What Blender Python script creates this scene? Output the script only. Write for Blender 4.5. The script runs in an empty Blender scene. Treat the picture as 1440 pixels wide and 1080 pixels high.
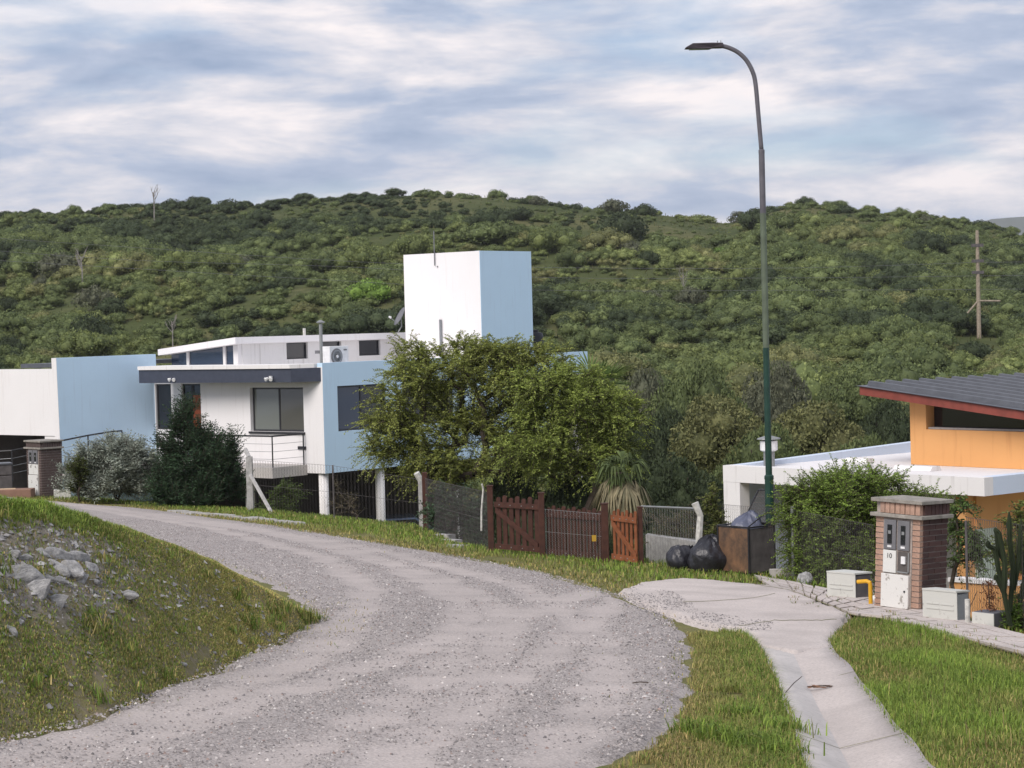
import bpy, bmesh, math, random
import numpy as np
from mathutils import Vector, Matrix, Euler

S = bpy.context.scene
COL = S.collection
R = math.radians

# ------------------------------------------------------------------ camera
H = 6.0                       # eye height in the scene's own datum
FPX, CX, CY = 3000.0, 720.0, 540.0
PITCH = math.atan(85 / FPX)
ROLL = R(1.5)
_F = Vector((0, math.cos(PITCH), -math.sin(PITCH)))
_R0 = Vector((1, 0, 0)); _U0 = Vector((0, math.sin(PITCH), math.cos(PITCH)))
_R = _R0 * math.cos(ROLL) - _U0 * math.sin(ROLL)
_U = _R0 * math.sin(ROLL) + _U0 * math.cos(ROLL)
cam = bpy.data.cameras.new('camera')
cam.sensor_width = 36; cam.lens = FPX / 1440 * 36
cam.clip_start = 0.2; cam.clip_end = 20000
camo = bpy.data.objects.new('camera', cam); COL.objects.link(camo)
camo.matrix_world = Matrix(((_R.x, _U.x, -_F.x, 0), (_R.y, _U.y, -_F.y, 0), (_R.z, _U.z, -_F.z, H), (0, 0, 0, 1)))
S.camera = camo

# ------------------------------------------------------------------ sky, sun, exposure
SUN_DIR = Vector((-0.40, -0.62, 0.66)).normalized()      # towards the sun
S.view_settings.view_transform = 'Standard'
S.view_settings.look = 'None'
S.view_settings.exposure = 0.1
S.view_settings.gamma = 1.0
S.view_settings.use_curve_mapping = False
w = bpy.data.worlds.new('World'); S.world = w; w.use_nodes = True
nt = w.node_tree; nt.nodes.clear()
def wn(t, **k):
    n = nt.nodes.new(t)
    for a, b in k.items(): setattr(n, a, b)
    return n
wo = wn('ShaderNodeOutputWorld'); bg = wn('ShaderNodeBackground'); bg.inputs[1].default_value = 0.1
sky = wn('ShaderNodeTexSky', sky_type='NISHITA', sun_disc=False)
sky.sun_elevation = math.asin(SUN_DIR.z); sky.sun_rotation = math.atan2(SUN_DIR.x, SUN_DIR.y)
tc = wn('ShaderNodeTexCoord')
def wmap(sc, loc=(0, 0, 0)):
    m = wn('ShaderNodeMapping'); m.inputs['Scale'].default_value = sc; m.inputs['Location'].default_value = loc
    nt.links.new(tc.outputs['Generated'], m.inputs[0]); return m
def wnoise(m, scale, det, rough, dist=0.0):
    n = wn('ShaderNodeTexNoise'); n.inputs['Scale'].default_value = scale; n.inputs['Detail'].default_value = det
    n.inputs['Roughness'].default_value = rough; n.inputs['Distortion'].default_value = dist
    nt.links.new(m.outputs[0], n.inputs['Vector']); return n
def wramp(src, stops):
    r = wn('ShaderNodeValToRGB'); e = r.color_ramp.elements
    while len(e) < len(stops): e.new(0.5)
    for i, (p, c) in enumerate(stops): e[i].position = p; e[i].color = (*c, 1)
    nt.links.new(src, r.inputs[0]); return r
def wmix(fac, a, b):
    m = wn('ShaderNodeMix', data_type='RGBA'); nt.links.new(fac, m.inputs[0])
    nt.links.new(a, m.inputs[6]); nt.links.new(b, m.inputs[7]); return m.outputs[2]
n1 = wnoise(wmap((1, 1, 4.0), (3.1, 0.4, 0.0)), 8.0, 9, 0.58, 0.2)       # cloud banks: bright tops, grey-blue bellies
cl = wramp(n1.outputs['Fac'], [(0.34, (3.1, 4.0, 5.7)), (0.45, (4.6, 5.3, 6.8)), (0.525, (6.7, 6.8, 7.6)), (0.635, (9.9, 9.2, 9.2))])
n2 = wnoise(wmap((1, 1, 4.2), (0.7, 2.2, 1.3)), 5.5, 5, 0.5, 0.3)          # where the cloud is open
op = wramp(n2.outputs['Fac'], [(0.52, (0, 0, 0)), (0.72, (0.6, 0.6, 0.6))])
clear = wn('ShaderNodeMix', data_type='RGBA'); clear.blend_type = 'MULTIPLY'; clear.inputs[0].default_value = 1.0
nt.links.new(sky.outputs[0], clear.inputs[6]); clear.inputs[7].default_value = (0.95, 1.05, 1.20, 1)
col = wmix(op.outputs[0], cl.outputs[0], clear.outputs[2])
nt.links.new(col, bg.inputs[0]); nt.links.new(bg.outputs[0], wo.inputs[0])
sl = bpy.data.lights.new('sun', 'SUN'); sl.energy = 2.75; sl.angle = R(32); sl.color = (1.0, 0.93, 0.87)
so = bpy.data.objects.new('sun', sl); COL.objects.link(so)
so.rotation_euler = SUN_DIR.to_track_quat('Z', 'Y').to_euler()
S.cycles.max_bounces = 5; S.cycles.diffuse_bounces = 3; S.cycles.glossy_bounces = 3
S.cycles.transparent_max_bounces = 6; S.cycles.caustics_reflective = False; S.cycles.caustics_refractive = False

# ------------------------------------------------------------------ projection helpers (photograph pixel <-> place)
def W(px, py, Y):
    d = _F + _R * ((px - CX) / FPX) + _U * ((CY - py) / FPX)
    d = d * (Y / d.y); return Vector((d.x, d.y, d.z + H))
def proj(p):
    v = Vector((p[0], p[1], p[2] - H)); k = v.dot(_F)
    return CX + FPX * v.dot(_R) / k, CY - FPX * v.dot(_U) / k
EA, EB, EC = 2.05, 0.0507, 0.0528
def plane(x, y): return H - EA - EB * y - EC * x
def G(px, py):
    d = _F + _R * ((px - CX) / FPX) + _U * ((CY - py) / FPX)
    t = EA / (-d.z - EB * d.y - EC * d.x)
    return Vector((d.x * t, d.y * t, d.z * t + H))
def sstep(a, b, x):
    t = np.clip((x - a) / (b - a), 0, 1); return t * t * (3 - 2 * t)
# line of the property fences: ground falls away beyond it
_fl = [G(*p) for p in [(-300, 690), (0, 696), (90, 699), (220, 709), (345, 717), (450, 727), (590, 742), (640, 768), (690, 774), (760, 780), (850, 788), (905, 792),
                       (985, 802), (1085, 808), (1160, 830), (1240, 850), (1340, 872), (1440, 900), (1640, 965), (1900, 1060)]]
_fu = np.array([p.x / p.y for p in _fl]); _fy = np.array([p.y for p in _fl])
_rp = [(-700, 330), (-300, 305), (0, 300), (100, 301), (165, 294), (270, 289), (345, 290), (480, 281), (600, 272), (700, 278), (800, 290), (900, 298), (985, 308), (1030, 315),
       (1060, 299), (1120, 289), (1200, 297), (1300, 308), (1400, 320), (1440, 332), (1700, 350), (2300, 370)]
_ru = np.array([W(a, b, 1).x for a, b in _rp]); _rz = np.array([H + (W(a, b, 300).z - H) for a, b in _rp])
_rng0 = np.random.default_rng(5)
_wv = [(_rng0.uniform(.02, .12), _rng0.uniform(.02, .12), _rng0.uniform(0, 6.28), _rng0.uniform(0.15, 0.45)) for _ in range(14)]
def terrain(x, y):
    x = np.asarray(x, float); y = np.asarray(y, float)
    ys = np.maximum(y, 8.0); u = x / ys
    near = H - EA - EB * y - EC * x
    d = y - np.interp(u, _fu, _fy)
    near = near - 2.2 * sstep(0.3, 13, d)
    zr = np.interp(u, _ru, _rz)
    t = np.clip((y - 88) / 212, 0, 1)
    hz = -3.2 + (zr + 3.2) * (0.80 * t + 0.20 * t * t)
    nz = sum(a * np.sin(fx * x + fy * y + p) for fx, fy, p, a in _wv)
    hz = hz + nz * sstep(0.02, 0.2, t) * (1 - sstep(0.75, 1, t))
    hz = hz - 30 * sstep(300, 520, y)
    k = sstep(66, 100, y)
    return near * (1 - k) + hz * k
def tz(x, y): return float(terrain(x, y))
def hit(px, py, y0=60.0, y1=299.0):
    """first place along the line of sight where the hillside is met"""
    Y = np.linspace(y0, y1, 500); a = W(px, py, 1.0); x = a.x * Y; z = H + (a.z - H) * Y
    below = np.nonzero(terrain(x, Y) > z)[0]
    i = below[0] if len(below) else len(Y) - 1
    return Vector((x[i], Y[i], tz(x[i], Y[i])))

# ------------------------------------------------------------------ materials
def lin(r, g, b):
    f = lambda c: (c / 255 / 12.92) if c / 255 <= 0.04045 else ((c / 255 + 0.055) / 1.055) ** 2.4
    return (f(r), f(g), f(b))
class NT:
    def __init__(s, name):
        s.m = bpy.data.materials.new(name); s.m.use_nodes = True; s.t = s.m.node_tree
        s.p = s.t.nodes['Principled BSDF']; s.out = s.t.nodes['Material Output']
    def n(s, t, **k):
        q = s.t.nodes.new(t)
        for a, b in k.items(): setattr(q, a, b)
        return q
    def l(s, a, b): s.t.links.new(a, b)
    def noise(s, scale, det=4, rough=.55, vec=None, coord='Object', stretch=None):
        c = s.n('ShaderNodeTexCoord').outputs[coord] if vec is None else vec
        if stretch:
            m = s.n('ShaderNodeMapping'); m.inputs['Scale'].default_value = stretch; s.l(c, m.inputs[0]); c = m.outputs[0]
        q = s.n('ShaderNodeTexNoise'); q.inputs['Scale'].default_value = scale; q.inputs['Detail'].default_value = det
        q.inputs['Roughness'].default_value = rough; s.l(c, q.inputs['Vector']); return q.outputs['Fac']
    def ramp(s, src, stops):
        q = s.n('ShaderNodeValToRGB'); e = q.color_ramp.elements
        while len(e) < len(stops): e.new(.5)
        for i, (p, c) in enumerate(stops):
            e[i].position = p; e[i].color = (*(c if isinstance(c, tuple) else (c, c, c)), 1)
        s.l(src, q.inputs[0]); return q.outputs[0]
    def mix(s, fac, a, b, mode='MIX'):
        q = s.n('ShaderNodeMix', data_type='RGBA', blend_type=mode)
        for v, i in ((fac, 0), (a, 6), (b, 7)):
            if isinstance(v, (int, float)): q.inputs[i].default_value = v
            elif isinstance(v, tuple): q.inputs[i].default_value = (*v, 1)
            else: s.l(v, q.inputs[i])
        return q.outputs[2]
    def base(s, v):
        if isinstance(v, tuple): s.p.inputs['Base Color'].default_value = (*v, 1)
        else: s.l(v, s.p.inputs['Base Color'])
    def rough(s, v): s.p.inputs['Roughness'].default_value = v
    def bump(s, src, strength=.3, dist=.02):
        b = s.n('ShaderNodeBump'); b.inputs['Strength'].default_value = strength; b.inputs['Distance'].default_value = dist
        s.l(src, b.inputs['Height']); s.l(b.outputs[0], s.p.inputs['Normal'])
    def attr(s, name): return s.n('ShaderNodeAttribute', attribute_name=name)
M = {}
def simple(name, c, rough=.6, metal=0.0, var=.12, scale=6, bump=0.0, spec=.4):
    k = NT(name); c2 = tuple(x * (1 - var) for x in c); c3 = tuple(min(1, x * (1 + var)) for x in c)
    k.base(k.ramp(k.noise(scale, 5), [(.3, c2), (.7, c3)])); k.rough(rough); k.p.inputs['Metallic'].default_value = metal
    k.p.inputs['Specular IOR Level'].default_value = spec
    if bump: k.bump(k.noise(scale * 6, 4), bump, .01)
    M[name] = k.m; return k
def plaster(name, c, dirt, amount=.5):
    k = NT(name)
    big = k.noise(1.1, 5, .6); st = k.noise(2.2, 5, .6, stretch=(3.2, 3.2, .22))
    a = k.mix(k.ramp(big, [(.35, 0.0), (.75, .35 * amount)]), c, tuple(x * .8 for x in c))
    b = k.mix(k.ramp(st, [(.56, 0.0), (.78, .8 * amount)]), a, dirt)
    k.base(b); k.rough(.85); k.p.inputs['Specular IOR Level'].default_value = .2
    k.bump(k.noise(26, 5, .6), .12, .01); M[name] = k.m
plaster('plaster_white', (.82, .80, .80), (.55, .51, .48), .42)
plaster('plaster_white_stained', (.80, .78, .77), (.36, .33, .30), .75)
plaster('plaster_blue', (.60, .79, .96), (.47, .60, .74), .6)
plaster('plaster_white_shade', (.62, .70, .82), (.50, .55, .62), .5)  # white plaster turned from the sun, blue sky shade put into its colour
plaster('plaster_orange', (.72, .375, .15), (.48, .21, .07), .8)
plaster('plaster_green', (.50, .58, .50), (.36, .42, .36), .4)
simple('canopy_dark', (.050, .058, .085), .55)
simple('frame_dark', (.03, .03, .035), .4)
simple('iron_black', (.02, .02, .024), .45)
simple('steel_grey', (.30, .31, .32), .45, .5)
simple('ac_white', (.74, .74, .74), .45)
simple('plastic_grey', (.16, .16, .17), .5)
simple('wood_dark', (.060, .022, .014), .75, var=.35, scale=9, bump=.3)
simple('wood_orange', (.21, .070, .027), .7, var=.3, scale=9, bump=.3)
simple('wood_door', (.36, .085, .03), .6)
simple('concrete_post', (.38, .37, .36), .9, var=.25, scale=12, bump=.3)
simple('stone_pale', (.55, .54, .50), .9, var=.3, scale=14, bump=.5)
simple('galvanised', (.26, .27, .27), .5, .3)
simple('pole_green', (.012, .045, .032), .42, var=.2)
simple('pole_olive', (.10, .125, .085), .5, var=.2)
simple('pole_grey', (.105, .10, .115), .5, var=.2)
simple('lamp_dark', (.06, .05, .06), .5)
simple('red_fascia', (.21, .05, .035), .6, var=.2)
simple('roof_metal', (.10, .105, .118), .42, .3, var=.15)
simple('cover_grey', (.10, .09, .09), .8, var=.3)
simple('yellow_pipe', (.70, .38, .02), .5)
simple('tank_black', (.018, .02, .025), .5)
simple('car_paint', (.10, .13, .18), .25, .4)
simple('tyre', (.02, .02, .02), .8)
simple('cardboard', (.50, .36, .23), .85)
simple('terracotta', (.24, .14, .10), .85)
simple('planter_grey', (.12, .12, .14), .8)
simple('bark', (.075, .058, .045), .95, var=.4, scale=14, bump=.6)
simple('bark_pale', (.26, .24, .22), .95, var=.3)
simple('pole_wood', (.30, .25, .19), .9, var=.3)
simple('wire', (.16, .16, .17), .6)
simple('silver_leaf', (.30, .33, .31), .7, var=.2)
simple('mortar', (.34, .29, .26), .95, var=.25, scale=20)
simple('ledge', (.27, .25, .22), .9, var=.3, scale=10, bump=.3)
simple('ink', (.03, .03, .03), .7)
simple('yellow_tag', (.45, .27, .03), .6)
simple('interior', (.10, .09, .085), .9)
simple('curtain', (.42, .45, .42), .9)
def metal_rust():
    k = NT('bin_rust'); n = k.noise(5, 6, .65)
    k.base(k.ramp(n, [(.32, (.075, .052, .040)), (.52, (.17, .098, .058)), (.72, (.28, .15, .08))])); k.rough(.6)
    k.p.inputs['Metallic'].default_value = .25; k.bump(k.noise(30, 4), .2, .01); M['bin_rust'] = k.m
metal_rust()
def worn(name, c, under, thr):
    k = NT(name); n = k.noise(7, 6, .65); f = k.ramp(n, [(thr, 0.0), (thr + .04, 1.0)])
    k.base(k.mix(f, c, under)); k.rough(.7); M[name] = k.m
worn('meter_white', (.66, .66, .63), (.30, .29, .27), .60)
worn('meter_peeling', (.68, .67, .64), (.34, .32, .29), .60)
worn('gas_box', (.56, .56, .52), (.42, .41, .38), .64)
def glass(name, c, rough=.06):
    k = NT(name); k.base(c); k.rough(rough); k.p.inputs['Specular IOR Level'].default_value = .6
    k.p.inputs['Coat Weight'].default_value = .3; M[name] = k.m
glass('glass_dark', (.014, .016, .022)); glass('glass_blue', (.035, .05, .085)); glass('glass_curtain', (.17, .185, .175), .10); glass('glass_shade', (.095, .095, .088), .08)
def plastic_bag(name, c):
    k = NT(name); k.base(c); k.rough(.30); k.bump(k.noise(12, 4, .6), .75, .03); M[name] = k.m
plastic_bag('bag_black', (.022, .022, .028)); plastic_bag('bag_grey', (.10, .11, .16))
def brickmat(name, a, b, c):
    k = NT(name); r = k.n('ShaderNodeObjectInfo').outputs['Random']
    x = k.ramp(r, [(0, a), (.5, b), (1, c)]); k.base(k.mix(k.ramp(k.noise(18, 5, .7), [(.35, 0.0), (.75, .55)]), x, tuple(v * .45 for v in a)))
    k.rough(.92); k.bump(k.noise(60, 4), .4, .01); M[name] = k.m
brickmat('brick_pale', (.42, .26, .19), (.50, .32, .24), (.38, .25, .19))
brickmat('brick_dark', (.070, .036, .034), (.100, .050, .044), (.055, .031, .030))
brickmat('brick_slate', (.09, .065, .06), (.13, .09, .08), (.06, .05, .05))
def foliage(name, mode, trans=.25, jitter=.45, scale=3.0):
    """leaf colour is the object's own colour, or the 'tint' stored per plant"""
    k = NT(name)
    c = k.n('ShaderNodeObjectInfo').outputs['Color'] if mode == 'object' else k.attr('tint').outputs['Color'] if mode == 'tint' else k.n('ShaderNodeAttribute', attribute_name='tint', attribute_type='INSTANCER').outputs['Color']
    n = k.noise(scale, 3, .6, coord='Object'); v = k.ramp(n, [(.3, 1 - jitter), (.7, 1 + jitter)])
    cc = k.mix(1.0, c, v, 'MULTIPLY')
    rnd = k.n('ShaderNodeNewGeometry').outputs['Random Per Island']
    cc = k.mix(1.0, cc, k.ramp(rnd, [(0, (.62, .66, .6)), (1, (1.35, 1.3, 1.2))]), 'MULTIPLY')
    k.base(cc); k.rough(.75); k.p.inputs['Specular IOR Level'].default_value = .25
    tr = k.n('ShaderNodeBsdfTranslucent'); k.l(cc, tr.inputs[0]); ms = k.n('ShaderNodeMixShader'); ms.inputs[0].default_value = trans
    k.l(k.p.outputs[0], ms.inputs[1]); k.l(tr.outputs[0], ms.inputs[2]); k.l(ms.outputs[0], k.out.inputs[0]); M[name] = k.m
foliage('leaf', 'object'); foliage('leaf_hill', 'object', .15, .35, .9); foliage('leaf_inst', 'instancer', .15, .25, .35); foliage('grass_blade', 'tint', .3, .15, 1.0)
def tinted(name, rough=.9, bump=.4):
    k = NT(name); c = k.attr('tint').outputs['Color']
    k.base(k.mix(k.ramp(k.noise(30, 4), [(.35, 0.0), (.7, .5)]), c, k.mix(1.0, c, (.55, .55, .55), 'MULTIPLY'))); k.rough(rough)
    if bump: k.bump(k.noise(45, 5), bump, .01)
    M[name] = k.m
tinted('stone_tint')
def ground_mats():
    k = NT('ground'); P = k.n('ShaderNodeNewGeometry').outputs['Position']
    sep = k.n('ShaderNodeSeparateXYZ'); k.l(P, sep.inputs[0])
    a = k.noise(.9, 6, .65, vec=P); b = k.noise(7, 5, .65, vec=P); c = k.noise(40, 3, .6, vec=P)
    near = k.ramp(a, [(.32, (.13, .16, .045)), (.5, (.20, .195, .07)), (.66, (.27, .225, .115))])
    near = k.mix(k.ramp(b, [(.45, 0.0), (.72, .7)]), near, (.15, .125, .085))
    near = k.mix(.45, near, k.ramp(c, [(.3, (.03, .035, .012)), (.7, (.24, .22, .10))]))
    h1 = k.noise(.06, 6, .6, vec=P); h2 = k.noise(.6, 6, .7, vec=P)
    far = k.ramp(h1, [(.35, (.060, .078, .028)), (.5, (.088, .100, .040)), (.65, (.14, .135, .062))])
    far = k.mix(k.ramp(h2, [(.4, 0.0), (.7, .75)]), far, (.045, .055, .02))
    mp = k.n('ShaderNodeMapRange'); mp.inputs[1].default_value = 58; mp.inputs[2].default_value = 90; k.l(sep.outputs[1], mp.inputs[0])
    k.base(k.mix(mp.outputs[0], near, far)); k.rough(.95); k.p.inputs['Specular IOR Level'].default_value = .1
    k.bump(b, .6, .05); M['ground'] = k.m
    k = NT('gravel_road'); P = k.n('ShaderNodeNewGeometry').outputs['Position']
    a = k.noise(.55, 5, .6, vec=P); b = k.noise(9, 6, .7, vec=P); v = k.n('ShaderNodeTexVoronoi'); v.inputs['Scale'].default_value = 34; k.l(P, v.inputs['Vector'])
    v2 = k.n('ShaderNodeTexVoronoi'); v2.inputs['Scale'].default_value = 75; k.l(P, v2.inputs['Vector'])
    tr = k.attr('track').outputs['Fac']
    bs = k.ramp(a, [(.3, (.275, .25, .238)), (.5, (.355, .322, .304)), (.7, (.435, .393, .370))])
    st = k.mix(k.ramp(b, [(.42, 0.0), (.62, .85)]), bs, k.ramp(v.outputs['Color'], [(.1, (.10, .092, .09)), (.5, (.31, .278, .262)), (.9, (.62, .56, .53))]))
    st = k.mix(.48, st, k.ramp(v2.outputs['Color'], [(.1, (.08, .074, .072)), (.9, (.64, .575, .545))]))
    q = k.mix(tr, k.mix(.10, st, (.20, .185, .18)), k.mix(.36, k.ramp(a, [(.3, (.45, .40, .375)), (.7, (.54, .48, .45))]), st))
    k.base(q); k.rough(.95); k.p.inputs['Specular IOR Level'].default_value = .1
    k.bump(v.outputs['Distance'], .35, .02); M['gravel_road'] = k.m
    k = NT('bank_soil'); P = k.n('ShaderNodeNewGeometry').outputs['Position']
    a = k.noise(1.3, 6, .65, vec=P); b = k.noise(14, 6, .7, vec=P); g = k.attr('bare').outputs['Fac']
    gr = k.ramp(a, [(.3, (.13, .14, .05)), (.5, (.20, .185, .08)), (.68, (.28, .235, .125))])
    so_ = k.ramp(b, [(.3, (.11, .10, .088)), (.5, (.24, .215, .185)), (.68, (.42, .39, .355))])
    k.base(k.mix(g, k.mix(k.ramp(b, [(.40, 0.0), (.60, .85)]), gr, (.24, .205, .155)), so_)); k.rough(.95); k.p.inputs['Specular IOR Level'].default_value = .1
    k.bump(b, .9, .06); M['bank_soil'] = k.m
    k = NT('concrete'); P = k.n('ShaderNodeNewGeometry').outputs['Position']
    a = k.noise(1.0, 6, .6, vec=P); b = k.noise(38, 8, .75, vec=P)
    c = k.ramp(a, [(.3, (.44, .39, .36)), (.5, (.54, .48, .445)), (.7, (.62, .55, .51))])
    c = k.mix(k.ramp(b, [(.46, 0.0), (.66, .7)]), c, (.32, .285, .265))
    k.base(c); k.rough(.9); k.bump(b, .3, .01); M['concrete'] = k.m
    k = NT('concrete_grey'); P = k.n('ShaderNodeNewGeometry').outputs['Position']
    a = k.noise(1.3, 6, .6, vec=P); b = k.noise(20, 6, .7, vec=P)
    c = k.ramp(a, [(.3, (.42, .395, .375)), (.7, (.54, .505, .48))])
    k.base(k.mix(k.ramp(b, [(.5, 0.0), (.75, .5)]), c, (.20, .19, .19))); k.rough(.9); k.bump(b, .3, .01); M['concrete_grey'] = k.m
    k = NT('rock'); a = k.noise(2.5, 6, .7); b = k.noise(12, 5, .7)
    c = k.ramp(a, [(.3, (.22, .22, .225)), (.5, (.43, .425, .42)), (.68, (.66, .65, .635))])
    k.base(k.mix(k.ramp(b, [(.5, 0.0), (.7, .6)]), c, (.10, .10, .105))); k.rough(.9); k.bump(b, .8, .04); M['rock'] = k.m
    k = NT('mountain'); k.base((.07, .085, .075)); k.rough(1); M['mountain'] = k.m
ground_mats()

# ------------------------------------------------------------------ mesh helpers
class MB:
    def __init__(s): s.v = []; s.f = []
    def add(s, vs, fs):
        o = len(s.v); s.v += [tuple(v) for v in vs]; s.f += [tuple(i + o for i in f) for f in fs]; return s
    def box(s, a, b):
        x0, y0, z0 = a; x1, y1, z1 = b
        x0, x1 = min(x0, x1), max(x0, x1); y0, y1 = min(y0, y1), max(y0, y1); z0, z1 = min(z0, z1), max(z0, z1)
        return s.add([(x0, y0, z0), (x1, y0, z0), (x1, y1, z0), (x0, y1, z0), (x0, y0, z1), (x1, y0, z1), (x1, y1, z1), (x0, y1, z1)],
                     [(3, 2, 1, 0), (4, 5, 6, 7), (0, 1, 5, 4), (1, 2, 6, 5), (2, 3, 7, 6), (3, 0, 4, 7)])
    def prism(s, poly, z0, z1):
        n = len(poly); vs = [(x, y, z0) for x, y in poly] + [(x, y, z1) for x, y in poly]
        return s.add(vs, [tuple(range(n - 1, -1, -1)), tuple(range(n, 2 * n))] + [(i, (i + 1) % n, n + (i + 1) % n, n + i) for i in range(n)])
    def extr(s, pts, d):
        """closed outline of 3-D points pushed along the vector d"""
        n = len(pts); d = Vector(d); a = [Vector(p) for p in pts]
        return s.add(a + [p + d for p in a], [tuple(range(n - 1, -1, -1)), tuple(range(n, 2 * n))] + [(i, (i + 1) % n, n + (i + 1) % n, n + i) for i in range(n)])
    def tube(s, pts, rad, sides=6, caps=True):
        pts = [Vector(p) for p in pts]; n = len(pts)
        if not hasattr(rad, '__len__'): rad = [rad] * n
        o = len(s.v); up = None
        for i, p in enumerate(pts):
            d = (pts[min(i + 1, n - 1)] - pts[max(i - 1, 0)])
            d = d.normalized() if d.length > 1e-9 else Vector((0, 0, 1))
            if up is None: up = Vector((0, 0, 1)) if abs(d.z) < .9 else Vector((1, 0, 0))
            x = up.cross(d)
            if x.length < 1e-6: x = Vector((1, .1, 0)).cross(d)
            x.normalize(); y = d.cross(x); up = y
            for k in range(sides):
                a = 2 * math.pi * k / sides; s.v.append(tuple(p + (x * math.cos(a) + y * math.sin(a)) * rad[i]))
        for i in range(n - 1):
            for k in range(sides):
                k2 = (k + 1) % sides; s.f.append((o + i * sides + k, o + i * sides + k2, o + (i + 1) * sides + k2, o + (i + 1) * sides + k))
        if caps:
            s.f.append(tuple(o + k for k in range(sides - 1, -1, -1))); s.f.append(tuple(o + (n - 1) * sides + k for k in range(sides)))
        return s
    def lathe(s, prof, c=(0, 0, 0), sides=12, ax=(0, 0, 1)):
        o = len(s.v); q = Vector((0, 0, 1)).rotation_difference(Vector(ax)); c = Vector(c)
        for r, z in prof:
            for k in range(sides):
                a = 2 * math.pi * k / sides; s.v.append(tuple(c + q @ Vector((r * math.cos(a), r * math.sin(a), z))))
        for i in range(len(prof) - 1):
            for k in range(sides):
                k2 = (k + 1) % sides; s.f.append((o + i * sides + k, o + i * sides + k2, o + (i + 1) * sides + k2, o + (i + 1) * sides + k))
        s.f.append(tuple(o + k for k in range(sides - 1, -1, -1))); s.f.append(tuple(o + (len(prof) - 1) * sides + k for k in range(sides)))
        return s
    def wall(s, o, du, dn, w_, h, openings, th):
        """panel with openings: o lower outer corner, du along, dn inwards; openings (u0,u1,z0,z1)"""
        o = Vector(o); du = Vector(du); dn = Vector(dn); dz = Vector((0, 0, 1))
        us = sorted({0, w_, *[q for r in openings for q in r[:2]]}); zs = sorted({0, h, *[q for r in openings for q in r[2:]]})
        P = lambda u, z, n: o + du * u + dz * z + dn * n
        solid = lambda i, j: 0 <= i < len(us) - 1 and 0 <= j < len(zs) - 1 and not any(
            r[0] - 1e-6 <= us[i] and us[i + 1] <= r[1] + 1e-6 and r[2] - 1e-6 <= zs[j] and zs[j + 1] <= r[3] + 1e-6 for r in openings)
        for i in range(len(us) - 1):
            for j in range(len(zs) - 1):
                if not solid(i, j): continue
                a, b, c, d = us[i], us[i + 1], zs[j], zs[j + 1]
                s.add([P(a, c, 0), P(b, c, 0), P(b, d, 0), P(a, d, 0)], [(0, 1, 2, 3)])
                s.add([P(a, c, th), P(b, c, th), P(b, d, th), P(a, d, th)], [(3, 2, 1, 0)])
                if not solid(i - 1, j): s.add([P(a, c, 0), P(a, d, 0), P(a, d, th), P(a, c, th)], [(0, 1, 2, 3)])
                if not solid(i + 1, j): s.add([P(b, c, 0), P(b, c, th), P(b, d, th), P(b, d, 0)], [(0, 1, 2, 3)])
                if not solid(i, j - 1): s.add([P(a, c, 0), P(a, c, th), P(b, c, th), P(b, c, 0)], [(0, 1, 2, 3)])
                if not solid(i, j + 1): s.add([P(a, d, 0), P(b, d, 0), P(b, d, th), P(a, d, th)], [(0, 1, 2, 3)])
        return s
    def mesh(s, name, mat, smooth=False, recalc=True):
        me = bpy.data.meshes.new(name); me.from_pydata(s.v, [], s.f); me.validate()
        if recalc:
            bm = bmesh.new(); bm.from_mesh(me); bmesh.ops.recalc_face_normals(bm, faces=bm.faces); bm.to_mesh(me); bm.free()
        if smooth: me.polygons.foreach_set('use_smooth', [True] * len(me.polygons))
        me.materials.append(M[mat]); me.update(); return me
    def build(s, name, mat, parent=None, smooth=False, bevel=0, recalc=True):
        o = link(name, s.mesh(name, mat, smooth, recalc), parent)
        if bevel:
            b = o.modifiers.new('bevel', 'BEVEL'); b.width = bevel; b.segments = 2; b.limit_method = 'ANGLE'; b.angle_limit = R(40)
        return o
def link(name, data, parent=None):
    o = bpy.data.objects.new(name, data); COL.objects.link(o)
    if parent is not None: o.parent = parent
    return o
def tag(o, label=None, cat=None, group=None, kind=None):
    if label: o['label'] = label
    if cat: o['category'] = cat
    if group: o['group'] = group
    if kind: o['kind'] = kind
    return o
def thing(name, label, cat, loc=(0, 0, 0), rz=0.0, group=None, mat=None):
    o = bpy.data.objects.new(name, None); COL.objects.link(o); o.empty_display_size = .2
    if mat is not None: o.matrix_world = mat
    else: o.location = loc; o.rotation_euler = (0, 0, rz)
    return tag(o, label, cat, group)
def npmesh(name, V, F, mat, tint=None, attrs=None, smooth=False):
    """V (n,3) array, F (m,k) array of one face size"""
    me = bpy.data.meshes.new(name); V = np.ascontiguousarray(V, np.float32); F = np.ascontiguousarray(F, np.int32)
    n, k = F.shape
    me.vertices.add(len(V)); me.vertices.foreach_set('co', V.ravel()); me.loops.add(n * k); me.loops.foreach_set('vertex_index', F.ravel())
    me.polygons.add(n); me.polygons.foreach_set('loop_start', np.arange(0, n * k, k, dtype=np.int32))
    me.update(calc_edges=True)
    if tint is not None:
        a = me.attributes.new('tint', 'FLOAT_COLOR', 'POINT'); c = np.ones((len(V), 4), np.float32); c[:, :3] = tint; a.data.foreach_set('color', c.ravel())
    for nm, val in (attrs or {}).items():
        a = me.attributes.new(nm, 'FLOAT', 'POINT'); a.data.foreach_set('value', np.ascontiguousarray(val, np.float32))
    if smooth: me.polygons.foreach_set('use_smooth', np.ones(n, bool))
    me.materials.append(M[mat]); return me
def unit(a): return a / np.maximum(np.linalg.norm(a, axis=-1, keepdims=True), 1e-9)
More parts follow.
